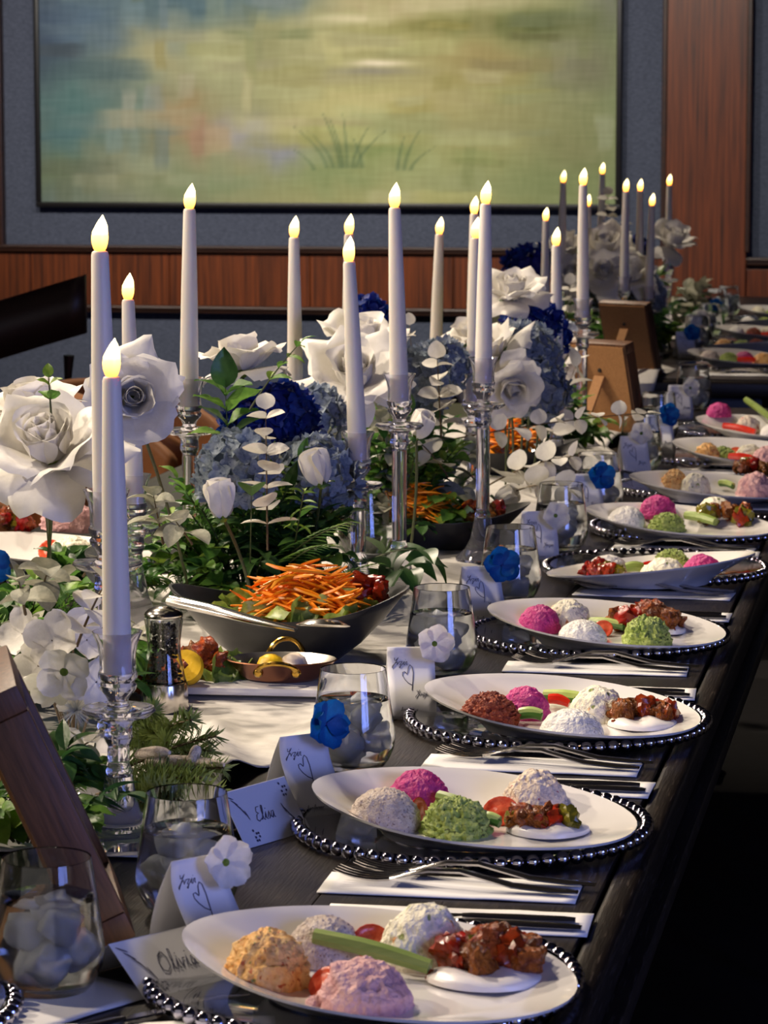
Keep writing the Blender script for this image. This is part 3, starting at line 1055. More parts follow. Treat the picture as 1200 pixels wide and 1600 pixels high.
stew(*(-0.3476, 3.1963), .02, 'drip', 2, .5, ('eggplant',), 22)['label'] = 'small orange bit of stew beside the white mound, third plate'
# plate 4
dip('magenta', *(-0.5074, 3.8016), .0295, W_[3], 1.05, 2)
dip('herb', *(-0.4732, 3.8337), .0295, W_[3], 1.15, 2)
dip('white', *(-0.4453, 3.7479), .032, W_[3], .85, 1)
dip('green', *(-0.3631, 3.7388), .0315, W_[3], 1.2, 1)
stick('cuke', (-0.4445, 3.8236), (-0.3995, 3.8065), 'behind the white mound, fourth plate', .0055, .006, .004)
tomato(*(-0.4237, 3.7869), 'between white mound and cucumber, fourth plate', R(0), .0135, 50)
stick('celery', (-0.4194, 3.8079), (-0.3989, 3.8322), 'touching the fourth plate green mound', .005)
stew(*(-0.3702, 3.8273), .085, W_[3], 15, .5, ('eggplant', 'pepper', 'eggplant', 'pepper', 'eggplant', 'greenpep'), 31, .002)
smear(*(-0.3376, 3.8131), .035, .03, 0, W_[3])
# plate 5
dip('white', *(-0.4803, 4.3526), .0325, W_[4], .8, 2)
dip('green', *(-0.3907, 4.3893), .027, W_[4], 1.0, 2)
dip('herb', *(-0.3894, 4.2538), .0355, W_[4], 1.0, 0)
dip('magenta', *(-0.3385, 4.3013), .0305, W_[4], 1.1, 0)
stick('redpep', (-0.4309, 4.3291), (-0.4040, 4.3603), 'behind the cream mound, fifth plate', .006)
stick('celery', (-0.4497, 4.3126), (-0.4260, 4.3170), 'beside the cream mound, fifth plate', .0075, .004, .004)
stew(*(-0.4795, 4.3200), .064, W_[4], 10, .45, ('pepper', 'pepper', 'eggplant', 'greenpep'), 41)
# plate 6
dip('white', *(-0.5052, 4.8466), .0335, W_[5], .95, 0)
dip('magenta', *(-0.4596, 4.9045), .0315, W_[5], 1.05, 1)
dip('green', *(-0.4377, 4.8269), .031, W_[5], 1.0, 0)
dip('herb', *(-0.3658, 4.9137), .032, W_[5], .95, 1)
stick('celery', (-0.4127, 4.8967), (-0.3615, 4.8573), 'beside the green mound, sixth plate', .0075, .004, .004)
stew(*(-0.3387, 4.8859), .085, W_[5], 10, .4, ('pepper', 'eggplant', 'eggplant', 'greenpep'), 51)
# plate 7
dip('apricot', *(-0.4734, 5.3638), .026, W_[6], 1.2, 1)
dip('herb', *(-0.4357, 5.3512), .03, W_[6], 1.2, 2)
dip('pink', *(-0.3281, 5.3420), .034, W_[6], 1.2, 1)
stick('cuke', (-0.3940, 5.3886), (-0.3693, 5.3636), 'in the middle of the seventh plate', .006, .006, .006)
stew(*(-0.3352, 5.4903), .07, W_[6], 8, .5, seed=61)
# plate 8
dip('apricot', *(-0.4572, 5.8976), .027, W_[7], 1.2, 2)
dip('green', *(-0.4271, 5.9151), .028, W_[7], .95, 1)
dip('herb', *(-0.3750, 5.9248), .031, W_[7], 1.0, 0)
dip('pink', *(-0.3393, 5.8725), .03, W_[7], 1.1, 2)
stick('redpep', (-0.4105, 5.8592), (-0.3654, 5.8328), 'beside the pink mound, eighth plate', .007, .004, .004)
tomato(*(-0.4048, 5.9552), 'behind the pepper strip, eighth plate', 0, .015, 40)
# plate 9
dip('magenta', *(-0.4794, 6.4934), .0275, W_[8], 1.0, 1)
dip('redwhite', *(-0.4154, 6.4626), .029, W_[8], 1.2, 1)
stick('redpep', (-0.4617, 6.3840), (-0.3923, 6.3557), 'beside the magenta mound, ninth plate', .007, .006, .004)
stick('celery', (-0.4261, 6.5612), (-0.3504, 6.4466), 'sticking out over the ninth plate', .0075, .022, .012)
dip('white', *(-0.3614, 6.4027), .026, W_[8], 1.0, 2)

# ------------------------------------------------------------------ cutlery and napkins
def fork_parts():
    L = .185
    st = [(0, .0036, .0012), (.02, .0068, .0016), (.05, .0056, .0018), (.09, .0033, .0020), (.115, .0032, .0019), (.128, .0065, .0014), (.137, .0112, .0011), (.145, .0125, .001)]

    def prof(x):
        return .004 + .011 * math.exp(-((x - .10) / .035) ** 2) + .006 * max(0, (x - .15) / .035) ** 2
    mb = MB()
    v, f = [], []
    for x, w, h in st:
        z = prof(x)
        for a, b in ((-1, 0), (-.6, 1), (.6, 1), (1, 0), (.6, -1), (-.6, -1)):
            v.append((x, a * w, z + b * h))
    for i in range(len(st) - 1):
        for k in range(6):
            m = (k + 1) % 6
            f.append((i * 6 + k, (i + 1) * 6 + k, (i + 1) * 6 + m, i * 6 + m))
    f += [tuple(range(6)), tuple((len(st) - 1) * 6 + k for k in range(5, -1, -1))]
    mb.add(v, f)
    pts = [Vector((.143 + .044 * k / 5, 0, prof(.143 + .044 * k / 5))) for k in range(6)]
    tine = MB().tube(pts, [.0019, .0018, .0016, .0014, .0012, .0006], 6)
    return mb.data('fork_handle', MT['steel']), tine.data('tine', MT['steel'])


FH, FT = fork_parts()


def fork(x, y, rz, label, tip=0., z=0.0):
    t = thing('dinner_fork', label, 'fork', (x, y, TZ + .0022 + z), 0, 'forks beside the plates')
    t.rotation_euler = (0, tip, rz)
    t.scale = (1.16, 1.1, 1.1)
    put('handle', FH, t)
    for k in range(4):
        put('tine', FT, t, (0, (k - 1.5) * .0066, 0))
    return t


kb = MB()
kv, kf = [], []
ST = [(0, .004, .0022), (.01, .0055, .003), (.05, .0062, .0032), (.088, .0045, .003), (.095, .0035, .0025)]
for x, w, h in ST:
    for k in range(8):
        th = 2 * math.pi * k / 8
        kv.append((x, w * math.cos(th), .003 + h * math.sin(th)))
for i in range(len(ST) - 1):
    for k in range(8):
        m = (k + 1) % 8
        kf.append((i * 8 + k, (i + 1) * 8 + k, (i + 1) * 8 + m, i * 8 + m))
kf += [tuple(range(8)), tuple((len(ST) - 1) * 8 + k for k in range(7, -1, -1))]
kb.add(kv, kf)
KH = kb.data('knife_handle', MT['steel'])
bl = MB()
bv_ = []
BS = [(.093, .003, .001), (.105, .008, .0009), (.15, .0095, .0008), (.185, .008, .0007), (.205, .002, .0005)]
for x, w, h in BS:
    bv_ += [(x, -.004, .003 + h), (x, -.004 + w * 1.3, .003), (x, -.004, .003 - h), (x, -.005, .003)]
bf = []
for i in range(len(BS) - 1):
    for k in range(4):
        m = (k + 1) % 4
        bf.append((i * 4 + k, (i + 1) * 4 + k, (i + 1) * 4 + m, i * 4 + m))
bl.add(bv_, bf)
KB = bl.data('knife_blade', MT['steel'])


def knife(x, y, rz, label):
    t = thing('table_knife', label, 'knife', (x, y, TZ + .0022), rz, 'knives beside the plates')
    put('handle', KH, t)
    put('blade', KB, t)
    return t


NAP = MB().grid(lambda u, v: ((u - .5) * .225, (v - .5) * .072, .0002 + .0012 * max(0, noise.noise(Vector((u * 5, v * 3, 2)))) + .003 * max(0, u - .9) * 8 * v * (1 - v)), 20, 8).data('paper_napkin', MT['napkin'])


def napkin(x, y, rz, label):
    o = put('paper_napkin', NAP, None, (x, y, TZ + .0006), (0, 0, rz))
    so = o.modifiers.new('layers', 'SOLIDIFY')
    so.thickness = .0012
    so.offset = 1
    return tag(o, label, 'napkin', 'folded paper napkins under the cutlery')


# near side of each charger: napkin with two forks; far side: napkin with two knives
FORKROW = [(1, (-0.4070, 2.5477), (-0.2985, 2.5749), (-0.3115, 2.5337)), (2, (-0.4002, 3.0713), (-0.2948, 3.0845), (-0.3067, 3.0371)), (3, (-0.3894, 3.6536), (-0.2922, 3.6627), (-0.3062, 3.6241)), (4, (-0.3835, 4.1731), (-0.2847, 4.1682), (-0.2813, 4.1572))]
HX = -.285
for i in range(1, 9):
    yy = CY[i] - .222
    napkin(-.402 + (-.012 if i < 4 else 0), yy, R((-2, 1, 0, 2, -3)[i % 5]), 'white paper napkin under two forks before the %s plate' % ORD[i])
    fork(HX - .004, yy + .014, R(180 - 7 + i % 3), 'steel dinner fork, upper of the pair before the %s plate' % ORD[i], 0, .0)
    fork(HX - .016, yy - .016, R(180 - 9 + i % 2 * 3), 'steel dinner fork, lower of the pair before the %s plate' % ORD[i], 0, .0)
for i in range(0, 8):
    yy = CY[i] + .19
    napkin(-.392, yy + .012, R((2, -1, 3, 0, 1)[i % 5]), 'white paper napkin under two knives behind the %s plate' % ORD[i])
    knife(-.292, yy + .016, R(180 + 2), 'steel table knife, farther of the pair behind the %s plate' % ORD[i])
    knife(-.284, yy - .008, R(180 - 2), 'steel table knife, nearer of the pair behind the %s plate' % ORD[i])

# ------------------------------------------------------------------ water glasses
def glass_mesh():
    H = .104
    out = [(0, 0), (.027, 0), (.0315, .002), (.0375, .010), (.0422, .021), (.0440, .0325), (.0436, .037), (.0416, .051), (.0391, .069), (.0366, .087), (.0342, H)]
    inn = [(.0329, H), (.0353, .087), (.0378, .069), (.0403, .051), (.0422, .037), (.0425, .0325), (.0405, .022), (.036, .0125), (.030, .0085), (0, .008)]
    return MB().lathe(out + [(.0340, H + .0007)] + inn, 40).data('tumbler', MT['cold_glass'])


GLASS = glass_mesh()
WAT = MB().lathe([(0, .0078), (.0303, .0082), (.0364, .0122), (.0409, .0217), (.0429, .0324), (.0426, .037), (.0407, .051), (.0382, .069), (.0377, .0732), (.0370, .0734), (0, .0728)], 40).data('water', MT['water'])
ICE = []
for q in range(3):
    bm = bmesh.new()
    bmesh.ops.create_icosphere(bm, subdivisions=3, radius=.013)
    for w in bm.verts:
        n_ = w.co.normalized()
        k = max(abs(n_.x), abs(n_.y), abs(n_.z))
        w.co = n_ * .0125 * (.35 + .65 / k) * (1 + .22 * noise.noise(n_ * 1.6 + Vector((q * 5, 0, 0))))
    bm.verts.index_update()
    mb = MB()
    mb.add([w.co.copy() for w in bm.verts], [[w.index for w in f.verts] for f in bm.faces])
    bm.free()
    ICE.append(mb.data('ice_cube', MT['ice'], True, False))


def tumbler(x, y, label, ice=True, z=TZ, group='stemless water glasses'):
    t = thing('water_glass', label, 'glass', (x, y, z + .0005), rnd.random() * 6, group)
    put('glass_body', GLASS, t)
    put('water', WAT, t)
    if ice:
        for k in range(7):
            a = k * 1.7 + rnd.random()
            d = .006 + .011 * (k % 3) / 2
            put('ice_cube', ICE[k % 3], t, (d * math.cos(a), d * math.sin(a), .021 + .0068 * k), (rnd.random() * 3, rnd.random() * 3, rnd.random() * 3))
    return t


GL = [(-0.6674, 2.1637), (-0.6191, 2.4060), (-0.5955, 3.0087), (-0.5980, 3.5784), (-0.5969, 4.1569), (-0.5934, 4.6924), (-0.5874, 5.1536), (-0.5838, 5.8557), (-0.6009, 6.3911), (-0.5924, 7.1874)]
GD = ['nearest, beside the walnut photo frame', 'behind the nearest white flower card', 'behind the nearest blue flower card', 'behind the second white flower card', 'behind the second blue flower card',
      'behind the third white flower card', 'behind the third blue flower card', 'behind the fourth white flower card', 'by the fourth blue flower card', 'by the fifth white flower card']
for i, p in enumerate(GL):
    tumbler(p[0], p[1], 'stemless glass of iced water, ' + GD[i], True)

# ------------------------------------------------------------------ cards with writing
STROKES = {
    'O': [[(.55, .95), (.25, .8), (.1, .45), (.2, .1), (.5, 0), (.8, .2), (.85, .6), (.65, .9), (.4, .85), (.3, .7)]], 'C': [[(.8, .8), (.5, 1), (.2, .7), (.1, .3), (.35, 0), (.8, .15)]],
    'l': [[(0, .05), (.25, .5), (.32, .95), (.2, 1), (.14, .6), (.2, .1), (.35, 0)]], 'i': [[(0, .1), (.18, .5), (.16, .1), (.3, 0)], [(.22, .7), (.24, .74)]],
    'v': [[(0, .45), (.12, .05), (.3, .45), (.45, .42)]], 'a': [[(.4, .45), (.15, .45), (.05, .15), (.2, 0), (.4, .4), (.38, .08), (.5, 0)]],
    'E': [[(.6, .95), (.3, .95), (.2, .65), (.45, .52), (.2, .45), (.1, .15), (.35, 0), (.65, .15)]], 's': [[(0, .1), (.22, .5), (.28, .1), (.1, 0)]], 'e': [[(0, .2), (.25, .38), (.18, .5), (.06, .2), (.2, 0), (.38, .12)]],
    'Y': [[(0, .95), (.12, .6), (.3, .62), (.5, .98), (.3, .3), (.05, -.35), (0, -.1), (.45, .4)]], 'z': [[(0, .45), (.25, .45), (.02, .05), (.2, .02), (.15, -.35), (.02, -.3), (.35, .15)]],
    'n': [[(0, 0), (.05, .42), (.2, .45), (.24, .05), (.36, .05)]], 'm': [[(0, 0), (.04, .42), (.16, .42), (.18, .05), (.28, .42), (.36, .4), (.38, .05), (.55, .1)]],
}
ADV = {'O': .95, 'C': .85, 'l': .38, 'i': .34, 'v': .45, 'a': .52, 'E': .68, 's': .34, 'e': .38, 'Y': .5, 'z': .34, 'n': .38, 'm': .56}


def script_word(mb, word, x, z, h, fn, slant=.25, r=.00045):
    for ch in word:
        for st in STROKES[ch]:
            pts = []
            for i in range(len(st) - 1):
                for q in range(3):
                    t = q / 3
                    pts.append((st[i][0] + (st[i + 1][0] - st[i][0]) * t, st[i][1] + (st[i + 1][1] - st[i][1]) * t))
            pts.append(st[-1])
            mb.tube([fn(x + (a + slant * b) * h, z + b * h) for a, b in pts], r, 4)
        x += ADV[ch] * h
    return mb


HEART = [(.52, -.55), (.60, -.05), (.66, .45), (.60, .85), (.46, .98), (.34, .80), (.28, .48), (.24, .40), (.10, .56), (-.04, .52), (-.06, .34), (.08, .10), (.30, -.12), (.56, -.24)]


def floret(parent, m, centre, c, q, s, n=5, name='petal', cup=.35):
    pm_ = petal_round(m, cup)
    for k in range(n):
        put(name, pm_, parent, c, q @ Quaternion((0, 0, 1), 2 * math.pi * k / n + .3) @ Quaternion((1, 0, 0), -.08 * (k % 2)), s)
    if centre:
        put('flower_centre', centre, parent, Vector(c) + q @ Vector((0, 0, .0)), q, s)


_PR = {}


def petal_round(m, cup):
    """a broad rounded petal lying along +y from its base, cupped upwards (+z), unit length"""
    key = (m.name, cup)
    if key not in _PR:
        def fn(u, v):
            a = (u - .5) * 2
            w = .50 * math.sqrt(max(.0, 1 - ((v - .56) / .46) ** 2)) * (.55 + .45 * min(1, v * 2.2)) + .03
            y = v * (1 - .06 * abs(a))
            return (a * w, y, cup * (v * v * .6 + .35 * a * a * v) + .02 * math.sin(a * 6) * v)
        _PR[key] = MB().grid(fn, 6, 6).data('petal', m)
    return _PR[key]


CTR_G = MB().lathe([(0, .16), (.07, .13), (.13, .06), (.15, 0), (0, -.02)], 10).data('flower_centre', MT['lime_leaf'])
CTR_B = MB().lathe([(0, .10), (.05, .08), (.09, .03), (.1, 0), (0, -.02)], 10).data('flower_centre', MT['navy'])


def favour_card(x, y, rz, blue, label, seed, fl=(.024, .084), h=.078, w=.054):
    """folded standing card: a gently s-curved front, a back leg, script, heart and a silk flower on the corner"""
    t = thing('favour_card', label, 'card', (x, y, TZ + .0006), rz, 'cards with a heart and a silk flower')
    lean = .026

    def front(xx, zz):
        v = zz / h
        return Vector((xx, -lean * (1 - v) - .006 * math.sin(v * math.pi * 2), zz))
    o = MB().grid(lambda u, v: front((u - .5) * w, v * h), 6, 14).build('front_panel', MT['card'], t)
    so = o.modifiers.new('paper', 'SOLIDIFY')
    so.thickness = .0005
    o = MB().grid(lambda u, v: ((u - .5) * w, .034 * (1 - v) + .006 * math.sin(v * math.pi), v * h), 4, 8).build('back_panel', MT['card'], t)
    so = o.modifiers.new('paper', 'SOLIDIFY')
    so.thickness = .0005
    on = lambda a, b: front(a, b) + Vector((0, -.0007, 0))
    mb = MB()
    script_word(mb, 'Yvzin', -.021, h * .74, .0085, on, .3, .00032)
    script_word(mb, 'Yvvzin', .004, h * .34, .006, on, .3, .00024)
    script_word(mb, 'lvvnlivnmv', -.013, h * .13, .0045, on, .2, .0002)
    mb.build('script_lettering', MT['ink'], t)['kind'] = 'stuff'
    pts = [on(-.009 + a * .017, h * .53 + b * .017) for a, b in HEART]
    MB().tube(pts, .0004, 4).build('drawn_heart', MT['ink'], t)
    fr_ = thing_part = put('silk_flower', None, t, (fl[0], -.009, fl[1]), Euler((R(78), R((12, -20, 30, 5, -8)[seed % 5]), R((-6, 14, 8)[seed % 3]))).to_quaternion())
    fr_['label'] = 'cobalt blue silk flower' if blue else 'white silk flower with green centre'
    m = MT['petal_blue'] if blue else MT['petal']
    floret(fr_, m, CTR_B if blue else CTR_G, (0, 0, 0), Quaternion(), .0255 if blue else .0225, 5, 'petal', .45 if blue else .42)
    if blue:
        floret(fr_, m, None, (0, 0, .002), Quaternion((0, 0, 1), .5), .018, 2, 'petal', .8)
    return t


FAV = [((-0.5798, 2.2913), 50, 0, .020, .072), ((-0.6006, 2.7911), 42, 1, .018, .088), ((-0.5864, 3.2988), 14, 0, .026, .083), ((-0.6055, 3.9456), 22, 1, .026, .080), ((-0.6081, 4.5440), 16, 0, .024, .072),
       ((-0.5979, 5.0632), 18, 1, .024, .075), ((-0.5837, 5.7208), 20, 0, .012, .084), ((-0.5715, 6.1096), 20, 1, .014, .084), ((-0.5998, 6.9059), 16, 0, .022, .072)]
for i, (p, a, b, fx, fz) in enumerate(FAV):
    favour_card(p[0], p[1], R(a), b, 'standing folded card with drawn heart and %s silk flower, %s from the near end' % ('blue' if b else 'white', ORD[i]), i, (fx, fz))


def place_card(x, y, rz, word, label, w=.094, h=.048, d=.030):
    t = thing('place_card', label, 'card', (x, y, TZ + .0006), rz)
    fr_ = lambda a, b: Vector((a, -d * (1 - b / h), b))
    o = MB().grid(lambda u, v: fr_((u - .5) * w, v * h), 2, 2).build('front_panel', MT['card'], t, smooth=False)
    o.modifiers.new('paper', 'SOLIDIFY').thickness = .0005
    o = MB().grid(lambda u, v: ((u - .5) * w, d * (1 - v), v * h), 2, 2).build('back_panel', MT['card'], t, smooth=False)
    o.modifiers.new('paper', 'SOLIDIFY').thickness = .0005
    on = lambda a, b: fr_(a, b) + Vector((0, -.0006, .0004))
    mb = MB()
    script_word(mb, word, -.018, h * .38, .0125, on, .25, .0004)
    mb.build('name_lettering', MT['ink'], t)['kind'] = 'stuff'
    lf = MB()
    for k in range(5):                                    # printed leaf sprays in opposite corners
        for sx, ox, oz in ((1, -w * .47, h * .93), (-1, w * .46, h * .1)):
            c = Vector((ox + sx * .004 * k, 0, oz - sx * .0035 * k))
            a = R(-25 - 12 * k) if sx > 0 else R(155 - 12 * k)
            pts = []
            for q in range(9):
                th = q / 8 * 2 * math.pi
                lx, lz = .005 + .005 * math.cos(th), .0006 * math.sin(th)
                pts.append(on(c.x + lx * math.cos(a) - lz * math.sin(a), min(h * .98, max(.001, c.z + lx * math.sin(a) + lz * math.cos(a)))))
            lf.add(pts[:-1], [tuple(range(8))])
    for k in range(7):
        bx, bz = w * (-.30 + .03 * (k % 3)), h * (.08 + .06 * (k // 2))
        lf.add([on(bx + .0012 * math.cos(q * 1.05), bz + .0012 * math.sin(q * 1.05)) for q in range(6)], [tuple(range(6))])
        bx, bz = w * (.36 + .035 * (k % 3)), h * (.7 + .07 * (k // 2))
        lf.add([on(bx + .0012 * math.cos(q * 1.05), bz + .0012 * math.sin(q * 1.05)) for q in range(6)], [tuple(range(6))])
    lf.build('printed_leaves', MT['ink'], t, smooth=False)['kind'] = 'stuff'
    return t


place_card(*(-0.5943, 2.2097), R(55), 'Olivia', 'folded name card with printed leaves beside the nearest plate', .094, .036, .046)
place_card(*(-0.6287, 2.6934), R(64), 'Elisa', 'blue-shaded folded name card behind the second water glass')

# ------------------------------------------------------------------ candles in crystal holders
HOLDERS = {}


def holder_parts(h):
    key = round(h, 3)
    if key in HOLDERS:
        return HOLDERS[key]
    foot = MB().lathe([(0, 0), (.041, 0), (.042, .004), (.038, .008), (.027, .018), (.019, .034), (.0145, .055), (.0128, .066), (0, .066)], 32)
    stem = MB()
    z1 = h - .098
    stem.lathe([(0, .0665), (.0112, .0665), (.0125, .07), (.0112, .074), (.0098, .078), (.0105, .08), (.0105, z1 - .012), (.0098, z1 - .008), (.012, z1 - .004), (.0138, z1), (0, z1)], 12)
    pan = MB().lathe([(0, z1 + .0005), (.013, z1 + .0005), (.0125, z1 + .012), (.016, z1 + .018), (.030, z1 + .020), (.0345, z1 + .0245), (.033, z1 + .0275), (.026, z1 + .0255), (.016, z1 + .0258),
                      (.0105, z1 + .029), (.0095, z1 + .034), (0, z1 + .034)], 36)
    zb = z1 + .0345
    cup = MB().lathe([(0, zb), (.0095, zb), (.0115, zb + .004), (.0165, zb + .010), (.0175, zb + .014), (.015, zb + .017), (.018, zb + .021), (.0182, zb + .025), (.0165, zb + .029),
                      (.0168, zb + .042), (.0185, zb + .052), (.0232, h), (.0222, h), (.0172, zb + .053), (.0140, zb + .043), (.0136, zb + .026), (0, zb + .024)], 32)
    HOLDERS[key] = [(n, m.data('crystal_' + n, MT['acrylic'])) for n, m in (('foot', foot), ('stem', stem), ('drip_pan', pan), ('cup', cup))]
    HOLDERS[key].append(zb + .0245)
    return HOLDERS[key]


CL = .272
WAX = MB().lathe([(0, 0), (.0125, 0), (.0132, .004), (.0128, .06), (.0112, .16), (.0085, CL - .004), (.0075, CL - .001), (.0055, CL), (0, CL)], 28).data('wax_body', MT['wax'])
fl = MB()
fv, ff = [], []
FP = [(.0045, -.0006), (.0062, .002), (.0078, .007), (.0083, .012), (.0078, .018), (.006, .024), (.0036, .029), (.0014, .0325), (.0003, .0345)]
for r, z in FP:
    for k in range(16):
        th = 2 * math.pi * k / 16
        fv.append((r * math.cos(th) + .0026 * (max(z, 0) / .034) ** 2.4 + (.0009 if z > .02 else 0), r * math.sin(th) * .95, z))
for i in range(len(FP) - 1):
    for k in range(16):
        m = (k + 1) % 16
        ff.append((i * 16 + k, i * 16 + m, (i + 1) * 16 + m, (i + 1) * 16 + k))
ff += [tuple(range(15, -1, -1)), tuple((len(FP) - 1) * 16 + k for k in range(16))]
fl.add(fv, ff)
FLAME = fl.data('flame_bulb', MT['flame'])


def candle(p, h, desc, tilt=(0, 0), turn=0.):
    z = TZ + .0035
    t = thing('candle_holder', 'clear crystal holder of the candle ' + desc, 'candle holder', (p[0], p[1], z), rnd.random(), 'crystal candle holders')
    ps = holder_parts(h)
    for n, me in ps[:-1]:
        put(n, me, t)
    seat = ps[-1]
    c = thing('taper_candle', 'white taper candle with amber bulb, ' + desc, 'candle', (p[0], p[1], z + seat), 0, 'taper candles with amber bulbs')
    c.rotation_euler = (R(tilt[0]), R(tilt[1]), turn)
    put('wax_body', WAX, c)
    put('flame_bulb', FLAME, c, (0, 0, CL), (0, 0, R(10.6)))
    return t


candle((-0.7376, 2.6183), .200, 'nearest the walnut photo frame', (-.5, -.7))
candle((-0.8041, 2.8212), .305, 'tall, right behind the nearest candle', (0, -.8))
candle((-1.0590, 3.8502), .200, 'low, behind the sideways white rose', (0, -1.2))
candle((-1.0288, 4.0302), .315, 'alone beside the powder blue hydrangea', (0, .6))
candle((-1.0454, 4.7961), .250, 'behind the leafy rose with curling tendril', (0, -.2))
candle((-0.7890, 4.0238), .245, 'leaning over the near salad bowl', (0, -2.6))
candle((-1.0175, 5.1090), .245, 'half hidden by the one leaning over the salad', (0, 0))
candle((-0.7551, 4.1532), .315, 'tall, left of the far salad bowl', (0, -1.5))
candle((-1.0222, 6.0310), .215, 'with leaning body in front of dark wallpaper edge', (0, 1.6))
candle((-0.7759, 4.9594), .245, 'tall stem behind the far salad bowl', (0, .6))
candle((-0.9241, 5.8955), .260, 'mostly hidden behind the far salad bowl candle', (0, .4))
candle((-0.6926, 4.5238), .312, 'highest of the three behind the far salad', (0, .5))
candle((-1.0747, 8.1233), .183, 'short, behind the navy blossoms', (0, 0))
candle((-0.7339, 5.7261), .205, 'beside the first tan frame back', (0, -.7))
candle((-1.1148, 8.7823), .275, 'thin distant, near the painting corner', (0, .8))
candle((-0.7397, 6.1864), .312, 'tall, just before the tan frame backs', (0, -.4))
candle((-1.0687, 9.0473), .200, 'smallest, behind the tall one by the frames', (0, 0))
candle((-1.0804, 9.5066), .290, 'distant, topmost, beside white leaf spire', (0, .3))
candle((-0.8745, 8.2633), .259, 'over the second tan frame back', (0, .4))
candle((-0.8993, 8.9252), .248, 'distant, above the white far roses', (0, -.2))
candle((-0.8514, 8.7291), .210, 'distant, over the far glass', (0, 1.2))
candle((-0.8939, 9.7978), .250, 'farthest, against the wooden pilaster', (0, 0))

# ------------------------------------------------------------------ photo frames
def photo_frame(x, y, rz, w, h, label, lean=22, wood='walnut', back='mdf', th=.036, z=TZ):
    """upright frame leaning on a strut; local front is -y, back +y"""
    t = thing('photo_frame', label, 'picture frame', (x, y, z + .001), rz, 'wooden photo frames')
    b = put('board', None, t, (0, 0, .002 + th * math.sin(R(lean))), (R(-lean), 0, 0))
    M_ = MT[wood]
    rw = .022
    for s in (-1, 1):
        MB().rbox((s * (w / 2 - rw / 2), th / 2, h / 2), (rw, th, h - 2 * rw - .0008), .0015).build('stile', M_, b)
    for zz in (rw / 2, h - rw / 2):
        MB().rbox((0, th / 2, zz), (w, th, rw), .0015).build('rail', M_, b)
    MB().box((0, .006, h / 2), (w - 2 * rw, .004, h - 2 * rw)).build('glazing', MT['glass'], b, smooth=False)
    MB().box((0, .012, h / 2), (w - 2 * rw, .003, h - 2 * rw)).build('picture_mount', MT['card'], b, smooth=False)
    MB().box((0, th + .0015, h / 2), (w - .012, .003, h - .012)).build('backing_board', MT[back], b, smooth=False)
    MB().lathe([(0, 0), (.005, 0), (.004, .003), (0, .003)], 10, Matrix.Translation((0, th + .003, h * .72)) @ Matrix.Rotation(R(-90), 4, 'X')).build('hanger_screw', MT['black'], b)
    # strut from the upper back down to the table
    q = math.cos(R(lean)) * h * .7
    y0 = math.sin(R(lean)) * h * .7 + math.cos(R(lean)) * (th + .004)
    foot = y0 + h * .34
    mb = MB()
    a, c = Vector((0, y0, q - math.sin(R(lean)) * .03)), Vector((0, foot, .002))
    d = (c - a).normalized()
    nrm = Vector((1, 0, 0)).cross(d) * .0025
    v = []
    for p, ww in ((a, .028), (c, .022)):
        for s in (-1, 1):
            for e in (-1, 1):
                v.append(p + Vector((s * ww / 2, 0, 0)) + nrm * e)
    mb.add(v, [(0, 1, 3, 2), (4, 6, 7, 5), (0, 2, 6, 4), (1, 5, 7, 3), (0, 4, 5, 1), (2, 3, 7, 6)])
    mb.build('strut', MT[back], t, smooth=False)
    return t


# ------------------------------------------------------------------ pepper mill
def mill(x, y):
    t = thing('pepper_mill', 'clear pepper mill full of black peppercorns, steel base and domed cap', 'pepper mill', (x, y, TZ + .004), 0)
    MB().lathe([(0, 0), (.0275, 0), (.028, .002), (.0268, .030), (.0258, .0325), (0, .0325)], 32).build('steel_base', MT['steel'], t)
    MB().lathe([(.0255, .033), (.0222, .05), (.0195, .066), (.0190, .078), (.0205, .092), (.0222, .104), (.0222, .107), (.0185, .107), (.0176, .092), (.0162, .078), (.0168, .066), (.0195, .05), (.0225, .0345), (.0255, .033)], 32).build('clear_barrel', MT['glass'], t)
    MB().lathe([(0, .1072), (.0215, .1072), (.0222, .1095), (.021, .112), (.017, .1155), (.009, .1185), (0, .1195)], 32).build('domed_cap', MT['steel'], t)
    rr = random.Random(4)
    mb = MB()
    for k in range(420):
        zz = .036 + .062 * rr.random()
        rm = .0148 if zz > .06 else .0148 + .006 * (.06 - zz) / .026
        a, d = rr.random() * 6.3, rm * rr.random() ** .35
        r = .0021
        mb.lathe([(0, -r), (r * .8, -r * .5), (r, 0), (r * .8, r * .6), (0, r)], 6, Matrix.Translation((d * math.cos(a), d * math.sin(a), zz)))
    o = mb.build('peppercorns', MT['peppercorn'], t)
    o['kind'] = 'stuff'
    return t


mill(*(-0.8645, 3.2622))

